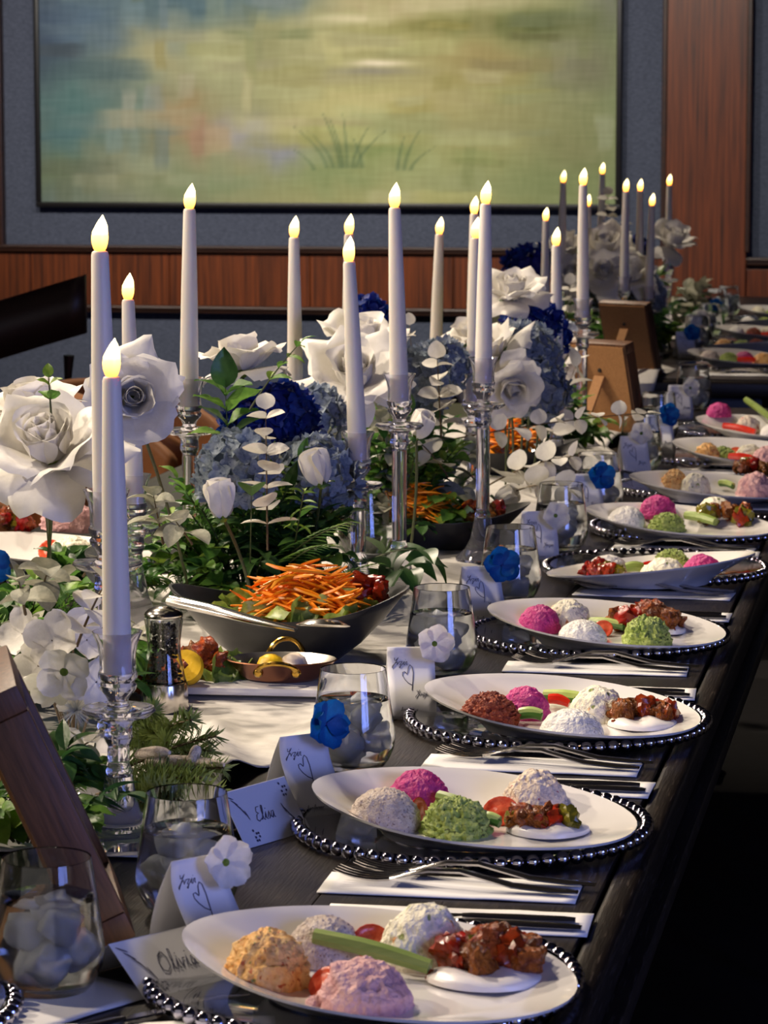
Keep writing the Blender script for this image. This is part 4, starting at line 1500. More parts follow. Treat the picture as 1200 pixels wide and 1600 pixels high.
# ------------------------------------------------------------------ salad bowls
def bowl(x, y, rz, a0, b0, h, label):
    """boat shaped stoneware bowl, both ends swept up; long axis along local x"""
    n = 56
    prof = [(0, 0, 0, 0), (.40, 0, 0, 0), (.46, .001, 0, 0), (.66, .3, .12, 0), (.84, .62, .5, 0), (.95, .88, .85, 0), (1, 1, 1, 0), (1.0, 1.02, 1, .003), (.975, 1.01, 1, .003), (.92, .88, .85, .004), (.80, .62, .5, .005), (.6, .32, .12, .006), (.3, .1, 0, .006), (0, .09, 0, .005)]
    v, f, rings = [], [], []
    for s, zz, k, _ in prof:
        if s == 0:
            rings.append([len(v)])
            v.append((0, 0, zz * h))
            continue
        rg = []
        for q in range(n):
            th = 2 * math.pi * q / n
            c, sn = math.cos(th), math.sin(th)
            lift = k * h * (.46 * abs(c) ** 2.6)
            rg.append(len(v))
            v.append((a0 * s * c * (1 + .10 * k * abs(c) ** 3), b0 * s * sn, zz * h + lift))
        rings.append(rg)
    for A, B in zip(rings, rings[1:]):
        for k in range(n):
            m = (k + 1) % n
            if len(A) == 1:
                f.append((A[0], B[m], B[k]))
            elif len(B) == 1:
                f.append((A[k], A[m], B[0]))
            else:
                f.append((A[k], A[m], B[m], B[k]))
    mb = MB()
    mb.add(v, f)
    o = mb.build('salad_bowl', MT['stone'], None, (x, y, TZ + .006), (0, 0, rz))
    return tag(o, label, 'bowl')


def shred_meshes():
    out = []
    rr = random.Random(11)
    for q in range(5):
        L = .05 + .02 * rr.random()
        c1, c2 = rr.uniform(-1, 1), rr.uniform(-1, 1)
        pts = [Vector(((k / 6 - .5) * L, .010 * c1 * math.sin(k / 6 * 3.1) + .005 * c2 * math.sin(k / 6 * 6.2), .008 * abs(c2) * math.sin(k / 6 * 3.1))) for k in range(7)]
        out.append(MB().tube(pts, [.0014, .0026, .0030, .0030, .0029, .0025, .001], 5, flat=.6).data('shred', MT['carrot']))
    return out


SHRED = shred_meshes()


def carrots(x, y, z, rx, ry, h, n, label, seed, sc=1., ax=0.):
    rr = random.Random(seed)
    t = thing('shredded_carrot', label, 'carrot', (x, y, z), ax, 'shredded carrot on the salads')
    for k in range(n):
        a, d = rr.random() * 6.3, rr.random() ** .6
        px, py = rx * d * math.cos(a), ry * d * math.sin(a)
        pz = h * (1 - d ** 2) * (.3 + .7 * rr.random()) + .004
        put('shred', rr.choice(SHRED), t, (px, py, pz), Euler((rr.uniform(-.5, .5), rr.uniform(-.55, .55) + .5 * d * math.cos(a) * .8, rr.gauss(.1, .5) + (math.pi if rr.random() < .5 else 0))).to_quaternion(), sc * rr.uniform(.85, 1.3))
    return t


LET = []
for q in range(3):
    LET.append(MB().grid(lambda u, v: ((u - .5) * (.5 + .6 * math.sin(v * 2.6)), v - .5, .22 * noise.noise(Vector((u * 3.2, v * 3.2, q * 5))) + .14 * math.sin(u * 17 + q) * abs(u - .5) * 2 + .25 * (u - .5) ** 2), 12, 10).data('lettuce_leaf', MT['lettuce']))


def lettuce(x, y, z, s, label, seed, group='lettuce pieces in the salads'):
    rr = random.Random(seed)
    o = put('lettuce_leaf', LET[seed % 3], None, (x, y, z), Euler((rr.uniform(-.5, .9), rr.uniform(-.6, .6), rr.random() * 6)).to_quaternion(), s)
    return tag(o, label, 'lettuce', group)


B1 = (-0.7946, 3.6053)
bowl(B1[0], B1[1], R(8), .136, .108, .062, 'dark grey boat shaped stoneware bowl of salad near the pepper mill')
bz = TZ + .006 + .044
carrots(B1[0] + .014, B1[1] + .015, bz + .004, .072, .055, .062, 190, 'orange shredded carrot heaped in the near grey bowl', 2, 1.05, R(5))
for k, (dx, dy, dz, s) in enumerate([(-.075, .04, .008, .042), (-.03, -.035, .002, .05), (.03, -.04, .004, .045), (.065, -.02, .006, .05), (.085, .01, .012, .045), (.055, .05, .01, .06), (-.04, .06, .01, .06), (.0, -.02, .0, .06), (-.07, -.01, -.002, .05), (.10, .03, .016, .035)]):
    lettuce(B1[0] + dx, B1[1] + dy * 1.15, bz + dz + .009, s, 'crinkled lettuce in the near grey bowl, ' + ('at the spoon tip', 'below the spoon bowl', 'under the front of the carrot', 'under the lower olive', 'beside the dried tomato', 'behind the carrot heap', 'at the back near the rosebud', 'right under the carrot front', 'along the spoon handle', 'at the far end past the tomato')[k], k, 'lettuce pieces in the near bowl')
for k, (dx, dy, dz) in enumerate([(.045, -.01, .032), (.028, -.035, .02)]):
    o = MB().lathe([(0, -.011), (.006, -.009), (.0085, -.002), (.0085, .003), (.006, .009), (0, .011)], 14).build('green_olive', MT['olive'], None, (B1[0] + dx, B1[1] + dy, bz + dz), (R(70), .3, k))
    tag(o, ('pale green olive on top of the carrot in the near bowl', 'pale green olive at the carrot foot in the near bowl')[k], 'olive')
rt = thing('dried_tomato_pieces', 'dark red dried tomato scraps at the end of the near bowl', 'dried tomato', (B1[0] + .098, B1[1] + .035, bz + .022))
for k in range(6):
    put('tomato_scrap', CHUNK['pepper'][k % 4], rt, (.014 * math.cos(k * 1.9), .014 * math.sin(k * 1.9), .006 * k), (k, k * 2, k), (.016, .012, .022))
# serving spoon resting in the bowl, its handle over the drawn-up end
sp = thing('serving_spoon', 'wide polished serving spoon resting in the near grey bowl', 'spoon', (B1[0], B1[1], 0))
hp = [Vector((-0.9045, 3.4509, 0.8495)) - sp.location, Vector((-0.8481, 3.4199, 0.8451)) - sp.location, Vector((-0.7867, 3.3895, 0.8381)) - sp.location, Vector((-0.7366, 3.3775, 0.8309)) - sp.location]
MB().tube(hp, [.011, .0105, .008, .004], 10, flat=.6).build('handle', MT['steel'], sp)
qb = Vector((-0.7053, 3.3840, 0.8361)) - sp.location
MB().lathe([(0, -.008), (.014, -.006), (.024, 0), (.0235, .001), (.0135, -.0035), (0, -.005)], 24, Matrix.Translation(qb) @ Matrix.Rotation(R(168), 4, 'X') @ Matrix.Diagonal((1.35, .95, 1, 1))).build('spoon_bowl', MT['steel'], sp)

B2 = (-0.7819, 4.6273)
bowl(B2[0], B2[1] + .02, R(6), .132, .10, .048, 'charcoal stoneware bowl of salad behind the tall crystal stems')
bz = TZ + .006 + .034
carrots(B2[0] - .034, B2[1] + .012, bz + .006, .055, .045, .056, 170, 'orange shredded carrot in the charcoal bowl between crystal stems', 5, .8)
for k, (dx, dy, dz, s) in enumerate([(-.08, .02, .012, .045), (.03, -.02, .0, .05), (.07, .0, .0, .05), (.05, .04, .006, .05), (-.04, -.03, .0, .05)]):
    lettuce(B2[0] + dx, B2[1] + dy, bz + dz, s, 'lettuce piece in the charcoal bowl, ' + ('beside the carrot', 'at the front rim', 'under the dried tomato', 'at the back', 'under the carrot')[k], k + 1, 'lettuce pieces in the charcoal bowl')
o = thing('vegetable_stick', 'thick peeled cucumber stick leaning in the charcoal bowl', 'vegetable', (B2[0] + .042, B2[1], bz + .004))
MB().tube([(-.012, 0, 0), (0, 0, .012), (.012, .004, .026)], [.0075, .008, .0078], 10).build('baton', MT['cuke'], o)
rt = thing('dried_tomato_pieces', 'dark red dried tomato scraps in the charcoal bowl', 'dried tomato', (B2[0] + .075, B2[1] + .01, bz + .008))
for k in range(9):
    put('tomato_scrap', CHUNK['pepper' if k % 2 else 'eggplant'][k % 4], rt, (.026 * math.cos(k * 1.9), .02 * math.sin(k * 1.9), .003 * k), (k, k * 2, k), (.02, .014, .02))

B3 = (-0.8297, 5.7079)
bowl(B3[0], B3[1], R(0), .13, .10, .045, 'third stoneware salad bowl, mostly behind white leaves')
carrots(B3[0] - .004, B3[1] - .01, TZ + .050, .055, .045, .050, 130, 'orange shredded carrot above the white leaf spray', 9, 1.0)
B4 = (-1.0631, 8.7306)
bowl(B4[0], B4[1] + .1, R(0), .13, .10, .045, 'fourth salad bowl hidden behind the tan frame')
carrots(B4[0] - .02, B4[1] + .1, TZ + .052, .04, .045, .05, 40, 'small patch of shredded carrot beside the tan frame', 10, 1.0)

# ------------------------------------------------------------------ platter with copper pan
PLX, PLY = (-0.7906, 3.4043)
pl = MB()
pl.rbox((0, 0, .006), (.33, .17, .010), .004)
o = pl.build('serving_platter', MT['china'], None, (PLX, PLY + .012, TZ + .008), (0, 0, R(4)))
tag(o, 'long flat white serving platter on the gauze runner before the near bowl', 'platter')
pz = TZ + .0195
PN = (-0.7571, 3.3930)
pan = thing('copper_pan', 'small oval copper pan with two brass loop handles on the platter', 'pan', (PN[0], PN[1], pz), R(6))
mb = MB()
mb.lathe([(0, 0), (.036, 0), (.042, .004), (.057, .023), (.0585, .0235), (.057, .0245)], 40, Matrix.Diagonal((1.12, .78, 1, 1)))
mb.build('copper_body', MT['copper'], pan)
MB().lathe([(.057, .0247), (.0555, .0235), (.041, .0052), (.035, .0018), (0, .0018)], 40, Matrix.Diagonal((1.12, .78, 1, 1))).build('tinned_lining', MT['tin'], pan)
for s in (-1, 1):
    hd = MB()
    pts = []
    for k in range(13):
        a = math.pi * k / 12
        pts.append((.021 * math.cos(a), s * (.046 + .012 * math.sin(a)), .018 + (.010 if s < 0 else .020) * math.sin(a)))
    hd.tube(pts, [.0042, .0036] + [.003] * 9 + [.0036, .0042], 8)
    hd.build('brass_handle', MT['brass'], pan)
    for q in (-1, 1):
        MB().lathe([(0, -.002), (.0058, -.001), (.006, .003), (.004, .006), (0, .007)], 12, Matrix.Translation((q * .022, s * .043, .015)) @ Matrix.Rotation(R(90 * s * -1), 4, 'X')).build('rivet', MT['brass'], pan)
for k, (dx, dy, m, lab) in enumerate([(-.012, -.006, 'lemon', 'small yellow boiled egg half in the copper pan'), (.014, .004, 'd_redwhite', 'small pale shell-like dumpling in the copper pan')]):
    o = put('egg_half' if k == 0 else 'dumpling', MB().lathe([(0, 0), (.014, .001), (.0165, .007), (.013, .015), (.006, .019), (0, .020)], 20).data('bite', MT[m]), None, (PN[0] + dx, PN[1] + dy, pz + .0105))
    tag(o, lab, 'snack')
LM = (-0.8588, 3.3404)
lm = thing('lemon_half', 'bright yellow lemon half beside the pepper mill', 'lemon', (LM[0], LM[1], pz + .018))
MB().lathe([(0, -.021), (.010, -.018), (.018, -.010), (.0215, .002), (.020, .010), (0, .010)], 24, Matrix.Rotation(R(60), 4, 'X')).build('rind', MT['lemon'], lm)
kb_ = thing('grilled_meat', 'charred brown grilled meat piece behind the pepper mill', 'meat', (-0.9141, 3.3012) + (pz,))
for k in range(5):
    put('meat_chunk', CHUNK['eggplant'][k % 4], kb_, (.02 * (k - 2), .006 * (k % 2), .014 + .006 * (k % 3)), (k, k, k * 2), .034)
kb2 = thing('grilled_meat', 'dark charred piece between the lemon and the lettuce', 'meat', (-0.8605, 3.3652) + (pz + .002,))
for k in range(4):
    put('meat_chunk', CHUNK['eggplant'][k % 4], kb2, (.012 * (k - 1.5) + .008, .02, .018 + .006 * (k % 3)), (k, k, k * 2), .024)
for k, (px, py) in enumerate(((318, 1072), (338, 1068), (352, 1074), (330, 1080), (345, 1060), (312, 1062))):
    pass
for k, (dx, dy, dz) in enumerate(((-.075, .0, .012), (-.062, -.014, .010), (-.050, -.02, .008), (-.066, .016, .018), (-.052, .02, .014), (-.082, .012, .012))):
    lettuce(PN[0] + dx - .012, PN[1] + dy, pz + dz, .042, 'ruffled lettuce leaf on the platter, ' + ('touching the lemon', 'low in front of the lemon', 'nearest the brass handle', 'behind the lemon', 'against the copper pan', 'beside the charred meat')[k], k, 'lettuce leaves on the platter')

def v3(p):
    return Vector(p) if len(p) == 3 else Vector((p[0], p[1], TZ + .012))


# the three frames: nearest in walnut seen on its edge, two more seen from behind
FRAMES = 1
FPX, FPY = (-0.6235, 2.2600)
photo_frame(FPX - .033, FPY + .09, R(110), .19, .226, 'dark walnut photo frame leaning beside the nearest glass', 24, 'walnut', 'mdf', .040)
photo_frame(*(-0.6897, 6.4521), R(147), .155, .212, 'tan backed photo frame, nearer of the two seen from behind', 14, 'walnut', 'mdf', .030)
photo_frame(*(-0.8175, 8.1202), R(150), .16, .205, 'tan backed photo frame with visible strut, on the far table end', 16, 'walnut', 'mdf', .026, TZ)

# ------------------------------------------------------------------ flowers
def petal_mesh(name, m, W, L, lean0, lean1, cup, curl, wav, seed, tip=0.):
    """petal rising along +z from its base, leaning towards +y, cupped about the axis"""
    n = 9
    cl = [(0., 0.)]
    for k in range(n):
        v = (k + .5) / n
        a = lean0 + (lean1 - lean0) * v ** 1.2 + (curl * max(0, v - .72) / .28)
        cl.append((cl[-1][0] + math.sin(a) * L / n, cl[-1][1] + math.cos(a) * L / n))

    def fn(u, v):
        a = (u - .5) * 2
        k = min(n - 1, int(v * n))
        t = v * n - k
        y = cl[k][0] + (cl[k + 1][0] - cl[k][0]) * t
        z = cl[k][1] + (cl[k + 1][1] - cl[k][1]) * t
        w = W * (.26 + .74 * math.sin(min(v, .8) / .8 * math.pi / 2)) * (1 if v < .8 else math.sqrt(max(0, 1 - ((v - .8) / .42) ** 2)))
        x = a * w
        z -= .10 * L * a * a * v
        if tip:
            z += tip * L * max(0, 1 - abs(a) * 1.6) * v ** 4
            y += tip * L * max(0, 1 - abs(a) * 1.6) * v ** 4 * .6
        rho = W / cup
        ph = x / rho
        x = rho * math.sin(ph)
        y -= rho * (1 - math.cos(ph))
        fw = wav * W * v * v
        y += fw * (noise.noise(Vector((a * 1.6, v * 1.5, seed))) + .5 * a * a * math.sin(seed * 5 + a * 3))
        return (x, y, z)
    return MB().grid(fn, 8, n).data(name, m)


def rose_set(m, tagname):
    S_ = {}
    S_['core'] = [petal_mesh('petal', m, .40, .66, .10, -.35, 2.0, .3, .12, 1.), petal_mesh('petal', m, .38, .62, .05, -.30, 2.2, .4, .15, 2.)]
    S_['mid'] = [petal_mesh('petal', m, .54, .74, .45, .05, 1.25, .8, .26, 3., .08), petal_mesh('petal', m, .52, .70, .42, .10, 1.2, .9, .26, 4.)]
    S_['outer'] = [petal_mesh('petal', m, .60, .88, .95, .75, .8, 1.0, .32, 5., .12), petal_mesh('petal', m, .62, .92, .9, .9, .75, 1.2, .4, 6., .16), petal_mesh('petal', m, .58, .90, 1.0, .85, .8, .8, .42, 7., .10)]
    S_['fall'] = [petal_mesh('petal', m, .58, 1.0, 1.35, 1.75, .5, .8, .45, 8., .14), petal_mesh('petal', m, .62, 1.02, 1.3, 1.95, .5, .7, .5, 9., .18)]
    S_['bud'] = [petal_mesh('petal', m, .58, .98, .58, -.48, 1.45, .1, .10, 10.), petal_mesh('petal', m, .60, 1.02, .60, -.42, 1.4, .35, .14, 11.)]
    return S_


WHITE = rose_set(MT['petal'], 'w')
SEPAL = petal_mesh('sepal', MT['dark_leaf'], .16, .5, 1.2, 1.9, .3, .3, .2, 3.)
CALYX = MB().lathe([(0, -.14), (.07, -.12), (.13, -.03), (.15, .06), (.1, .12), (0, .12)], 12).data('calyx', MT['lime_leaf'])


def stem_to(t, pos, foot, mtl='stem', r=.0022):
    if foot is None:
        return
    a = Vector(pos)
    q = t.matrix_basis.inverted() if False else None
    b = v3(foot)
    m = a.lerp(b, .5) + Vector((.01, .0, .012))
    inv = (Matrix.Translation(t.location) @ t.rotation_quaternion.to_matrix().to_4x4()).inverted()
    pts = []
    for k in range(7):
        s = k / 6
        p = a * (1 - s) ** 2 + m * 2 * s * (1 - s) + b * s * s
        pts.append(inv @ p)
    MB().tube(pts, r, 6).build('stem', MT[mtl], t)


def rose(pos, facing, size, label, seed, counts=(4, 6, 7, 3), foot=None, group='large white silk roses', sepals=True):
    rr = random.Random(seed)
    t = thing('white_rose', label, 'flower', pos, 0, group, towards(facing, rr.random() * 6))
    for name, n, r0, z0 in (('heart', 3, .04, .10), ('core', counts[0], .15, .10), ('mid', counts[1], .16, .05), ('outer', counts[2], .14, .0), ('fall', counts[3], .12, -.04)):
        for k in range(n):
            a = 2 * math.pi * k / max(n, 1) + rr.uniform(-.2, .2) + {'heart': .7, 'core': 0, 'mid': .4, 'outer': .9, 'fall': 1.3}[name]
            q = Quaternion((0, 0, 1), a) @ Quaternion((1, 0, 0), rr.uniform(-.12, .12))
            off = q @ Vector((0, r0 * size, 0))
            put('petal', rr.choice(WHITE['bud' if name == 'heart' else name]), t, (off.x, off.y, z0 * size + rr.uniform(-.02, .02) * size), q, size * rr.uniform(.92, 1.08) * (.52 if name == 'heart' else 1))
    if sepals:
        for k in range(4):
            put('sepal', SEPAL, t, (0, 0, -.06 * size), Quaternion((0, 0, 1), k * 1.57), size)
        put('calyx', CALYX, t, (0, 0, -.05 * size), Quaternion(), size)
    stem_to(t, Vector(pos) + towards(facing) @ Vector((0, 0, -.1 * size)), foot)
    return t


def bud(pos, facing, size, label, seed, foot=None):
    rr = random.Random(seed)
    t = thing('white_rosebud', label, 'flower', pos, 0, 'white silk rosebuds', towards(facing, rr.random() * 6))
    for k in range(4):
        q = Quaternion((0, 0, 1), k * 1.57 + rr.uniform(-.2, .2))
        put('petal', WHITE['bud'][k % 2], t, q @ Vector((0, .07 * size, 0)), q, size * (1 if k else 1.06))
    for k in range(3):
        q = Quaternion((0, 0, 1), k * 2.1 + .6)
        put('petal', WHITE['core'][k % 2], t, q @ Vector((0, .15 * size, .12 * size)), q, size * 1.2)
    for k in range(4):
        put('sepal', SEPAL, t, (0, 0, -.02 * size), Quaternion((0, 0, 1), k * 1.57), size * .8)
    put('calyx', CALYX, t, (0, 0, 0), Quaternion(), size)
    stem_to(t, Vector(pos), foot)
    return t


def floret_mesh(m, cup, n=4, name='floret'):
    mb = MB()
    for k in range(n):
        M4 = Matrix.Rotation(2 * math.pi * k / n, 4, 'Z')

        def fn(u, v):
            a = (u - .5) * 2
            w = .46 * math.sin(math.pi * (.14 + .80 * v)) ** .7
            return (a * w, .06 + v * (1 - .08 * abs(a)), cup * (v * v * .5 + .4 * a * a * v) + .015 * (k % 2))
        mb.grid(fn, 4, 4, M4)
    mb.lathe([(0, .12), (.06, .09), (.08, .02), (0, 0)], 6)
    return mb.data(name, m)


FLO = {k: [floret_mesh(MT[k], .30), floret_mesh(MT[k], .65)] for k in ('pale_blue', 'ice_blue', 'navy', 'petal')}


def head(pos, rad, col, label, seed, n=60, fs=.016, facing=(0, 0, 1), foot=None, group='powder blue hydrangea heads', name='hydrangea', cov=-.35, squash=.9, cat='flower'):
    rr = random.Random(seed)
    t = thing(name, label, cat, pos, 0, group, towards(facing, rr.random()))
    for k in range(n):
        z = 1 - (1 - cov) * (k + .5) / n
        a = k * 2.39996
        d = Vector((math.sqrt(max(0, 1 - z * z)) * math.cos(a), math.sqrt(max(0, 1 - z * z)) * math.sin(a), z))
        rj = rad * (1 + rr.uniform(-.10, .08))
        d2 = (d + Vector((rr.uniform(-.3, .3), rr.uniform(-.3, .3), rr.uniform(-.3, .3)))).normalized()
        put('floret', FLO[col][rr.random() < .4], t, (d.x * rj, d.y * rj, d.z * rj * squash), towards(d2, rr.random() * 6), fs * rr.uniform(.85, 1.15))
    MB().lathe([(0, -rad * .8), (rad * .5, -rad * .5), (rad * .78, 0), (rad * .6, rad * .5), (0, rad * .7)], 12).build('flower_core', MT[col] if col != 'petal' else MT['petal'], t)
    stem_to(t, Vector(pos), foot)
    return t


def leaf_mesh(name, m, W, L, fold, bend, point=1.0, wav=.0, n=7):
    def fn(u, v):
        a = (u - .5) * 2
        w = W * math.sin(math.pi * v ** .8) ** point if 0 < v < 1 else W * .03
        x = a * w
        th = bend * v
        z = -L * (1 - math.cos(th)) / max(abs(bend), .01) * (1 if bend > 0 else -1) if abs(bend) > .01 else 0
        y = L * math.sin(th) / bend if abs(bend) > .01 else L * v
        return (x, y, z + fold * abs(x) + wav * W * math.sin(v * 9 + a * 2) * abs(a))
    return MB().grid(fn, 4, n).data(name, m)


LEAF = {
    'ruscus': [leaf_mesh('leaf', MT['leaf'], .17, 1, .5, .5), leaf_mesh('leaf', MT['leaf'], .2, 1, .4, .9), leaf_mesh('leaf', MT['lime_leaf'], .18, 1, .5, .7)],
    'broad': [leaf_mesh('leaf', MT['dark_leaf'], .34, 1, .35, .5, .8, .12), leaf_mesh('leaf', MT['leaf'], .36, 1, .3, .8, .8, .12), leaf_mesh('leaf', MT['leaf'], .32, 1, .4, .3, .8, .15)],
    'fresh': [leaf_mesh('leaf', MT['lime_leaf'], .36, 1, .3, .6, .8, .1), leaf_mesh('leaf', MT['leaf'], .38, 1, .3, .4, .8, .1)],
    'round': [leaf_mesh('leaf', MT['white_leaf'], .50, 1, .2, .3, .55), leaf_mesh('leaf', MT['white_leaf'], .47, 1, .2, .6, .55)],
    'sage': [leaf_mesh('leaf', MT['sage_leaf'], .36, 1, .3, .5, .65), leaf_mesh('leaf', MT['sage_leaf'], .40, 1, .3, .9, .65)],
    'dark': [leaf_mesh('leaf', MT['dark_leaf'], .2, 1, .4, .5), leaf_mesh('leaf', MT['dark_leaf'], .22, 1, .4, .9)],
    'fern': [leaf_mesh('leaflet', MT['leaf'], .12, 1, .3, .4, 1, 0, 4)],
}
STEMM = {'ruscus': 'stem', 'broad': 'stem', 'fresh': 'stem', 'round': 'brown_stem', 'sage': 'brown_stem', 'dark': 'stem', 'fern': 'stem'}


def arc(a, b, sag, n):
    a, b = v3(a), v3(b)
    m = a.lerp(b, .5) + Vector((0, 0, sag))
    return [a * (1 - s) ** 2 + m * 2 * s * (1 - s) + b * s * s for s in [k / n for k in range(n + 1)]]


def upright(d):
    """leaf along d; a leaf that stands up turns its face to the side of the table where the plates end"""
    if abs(d.z) < .85:
        return d.to_track_quat('Y', 'Z')
    n = Vector((.2, -1, 0))
    n = (n - d * n.dot(d)).normalized()
    x = d.cross(n)
    return Matrix(((x.x, d.x, n.x), (x.y, d.y, n.y), (x.z, d.z, n.z))).to_quaternion()


def sprig(kind, a, b, n, ls, label, seed, group, name='leafy_sprig', sag=.03, pairs=True, start=.2, spread=1.0, cat='foliage', taper=.5, r=.0014):
    rr = random.Random(seed)
    a, b = v3(a), v3(b)
    t = thing(name, label, cat, a, 0, group)
    P_ = [p - Vector(a) for p in arc(a, b, sag, 10)]
    MB().tube(P_, [r * (1.2 - .8 * k / 10) for k in range(11)], 5).build('stem', MT[STEMM[kind]], t)
    for k in range(n):
        s = start + (1 - start) * (k + .5) / n
        i = min(9, int(s * 10))
        p = P_[i].lerp(P_[i + 1], s * 10 - i)
        d = (P_[i + 1] - P_[i]).normalized()
        side = d.cross(Vector((0, 0, 1)))
        side = side.normalized() if side.length > .15 else Vector((1, 0, 0))
        upv = side.cross(d)
        for e in ((-1, 1) if pairs else ((-1) ** k,)):
            if kind == 'fern':
                dr = (side * e * 1.0 + d * .55)
                ang = 0
            else:
                ph = (k % 2) * math.pi / 2 + rr.uniform(-.5, .5) if kind in ('round', 'sage') else rr.uniform(-.8, .8)
                dr = (side * math.cos(ph) + upv * math.sin(ph)) * e * spread + d * (.75 if kind not in ('round',) else .3)
            dr.normalize()
            q = dr.to_track_quat('Y', 'Z') @ Quaternion((0, 1, 0), rr.uniform(-.6, .6) if kind != 'fern' else 0)
            sc = ls * (1 - taper * s) * rr.uniform(.85, 1.15)
            put('leaflet' if kind == 'fern' else 'leaf', rr.choice(LEAF[kind]), t, p, q, sc)
    if kind != 'fern':
        put('leaf', rr.choice(LEAF[kind]), t, P_[-1], upright((P_[-1] - P_[-2]).normalized()), ls * (1 - taper) * 1.05)
    return t


NEED = {}


def needles(a, b, label, seed, group, nl=.017, n=90, sag=.01, soft=False):
    rr = random.Random(seed)
    a, b = v3(a), v3(b)
    t = thing('fir_sprig', label, 'foliage', a, 0, group)
    P_ = [p - Vector(a) for p in arc(a, b, sag, 10)]
    MB().tube(P_, .0013, 5).build('stem', MT['brown_stem' if not soft else 'stem'], t)
    mb = MB()
    for k in range(n):
        s = .12 + .88 * k / n
        i = min(9, int(s * 10))
        p = P_[i].lerp(P_[i + 1], s * 10 - i)
        d = (P_[i + 1] - P_[i]).normalized()
        rv = Vector((rr.gauss(0, 1), rr.gauss(0, 1), rr.gauss(0, .8)))
        rv = (rv - d * rv.dot(d)).normalized()
        dr = (rv + d * rr.uniform(.3, .9)).normalized() * nl * rr.uniform(.7, 1.2) * (1.1 - .5 * s)
        w = d.cross(dr).normalized() * .0011
        mb.add([p - w * .5, p + w * .5, p + dr * .6 + w, p + dr, p + dr * .6 - w], [(0, 1, 2, 3, 4)])
    o = mb.build('needles', MT['needle' if not soft else 'leaf'], t)
    o['kind'] = 'stuff'
    return t


# -- roses
rose((-0.8808, 2.8904, 1.0812), (0.0031, -0.5976, 0.8018), .068, 'very large drooping white rose beside the nearest candle', 1, (5, 6, 7, 5), (-1.1376, 3.6654))
rose((-0.9410, 3.0255, 1.1028), (-0.1406, -0.1371, 0.9805), .060, 'white rose peeking up behind the largest drooping rose', 2, (4, 6, 7, 2), (-1.1970, 3.9174))
rose((-0.8838, 3.2017, 1.1142), (0.3980, -0.9092, 0.1221), .056, 'white rose facing sideways behind the two nearest candles', 3, (5, 7, 8, 2), (-1.0074, 3.9529))
rose((-0.9661, 4.0838, 1.0761), (-0.1326, 0.0282, 0.9908), .064, 'white rose seen in profile above broad green leaves', 4, (4, 6, 7, 4), (-0.9341, 3.9666))
rose((-0.9106, 4.6569, 1.0661), (0.1457, -0.1921, 0.9705), .072, 'upper white rose behind the leaning candle', 5, (4, 6, 7, 3), (-0.8782, 4.4794))
rose((-0.8671, 4.4042, 1.0317), (0.0637, -0.6228, 0.7798), .076, 'big open white rose behind the leaning candle', 6, (5, 7, 8, 4), (-0.8618, 4.3460))
rose((-0.8041, 5.6035, 1.0961), (0.0155, -0.3584, 0.9334), .064, 'flat white rose above navy blossoms before the wood rail', 7, (4, 7, 8, 4), (-0.8172, 5.6227))
rose((-0.7869, 5.2876, 1.0063), (-0.7139, -0.3410, 0.6116), .070, 'white rose turned away beside the pale hydrangea', 8, (4, 6, 7, 4), (-0.7877, 5.4200))
rose((-0.7563, 5.2368, 0.9653), (0.3917, -0.8542, -0.3419), .060, 'white rose hanging down over the crystal jar', 9, (3, 5, 6, 3), (-0.7761, 5.4222))
rose((-0.8713, 5.5303, 1.0232), (-0.2647, -0.3866, 0.8835), .050, 'small white rose behind the middle candles', 10, (4, 5, 6, 2), (-0.8453, 5.4092))
rose((-0.8133, 6.4509, 0.9206), (-0.3432, -0.6439, 0.6838), .06, 'white rose behind the tall stem by the tan frames', 11, (3, 5, 6, 3), (-0.7997, 6.3538))
for k, (px, py, d, s, v) in enumerate([(885, 398, 8.9, .085, (-.2, .9, .3)), (945, 398, 9.0, .10, (0, .8, .5)), (985, 430, 8.8, .085, (.2, .7, .6)), (945, 432, 8.7, .08, (0, .5, .8)), (1045, 382, 9.2, .085, (.3, .8, .3)), (900, 432, 8.8, .07, (-.3, .5, .8))]):
    lab = ['distant white rose by the short candle', 'distant white rose under the white leaf spire', 'distant white rose below the far candles', 'distant white rose low in the far bunch', 'distant white rose against the wood pilaster', 'distant white rose at the edge of the far bunch'][k]
    rose(({0: (-1.1113, 8.8723, 1.0462), 1: (-1.0109, 8.9931, 1.0421), 2: (-0.9132, 8.7983, 0.9796), 3: (-0.9758, 8.6856, 0.9918), 4: (-0.8358, 9.2334, 1.0613), 5: (-1.0698, 8.7699, 0.9870)})[k], Vector(v).normalized() * Vector((1, -1, 1)) if False else (v[0], -v[2], v[1]), s, lab, 20 + k, (3, 5, 6, 2), (-.95, 9.0, TZ), 'distant white roses', False)
# -- buds
bud((-0.8701, 3.5710, 0.9356), (-0.0887, -0.1665, 0.9820), .050, 'white rosebud above the carrot salad', 30, (-0.8911, 3.8389))
bud((-0.8128, 3.8900, 0.9406), (-0.2462, -0.1436, 0.9585), .050, 'white rosebud beside the leaning candle holder', 31, (-0.8848, 4.0911))
bud((-0.7596, 4.3131, 0.9638), (0.4348, -0.3423, 0.8329), .044, 'white rosebud between two tall crystal stems', 32, (-0.8011, 4.4938))
bud((-0.7143, 4.8142, 0.8071), (0.8222, -0.2588, 0.5070), .042, 'white rosebud lying low near the charcoal bowl', 33, (-0.7816, 5.0029))
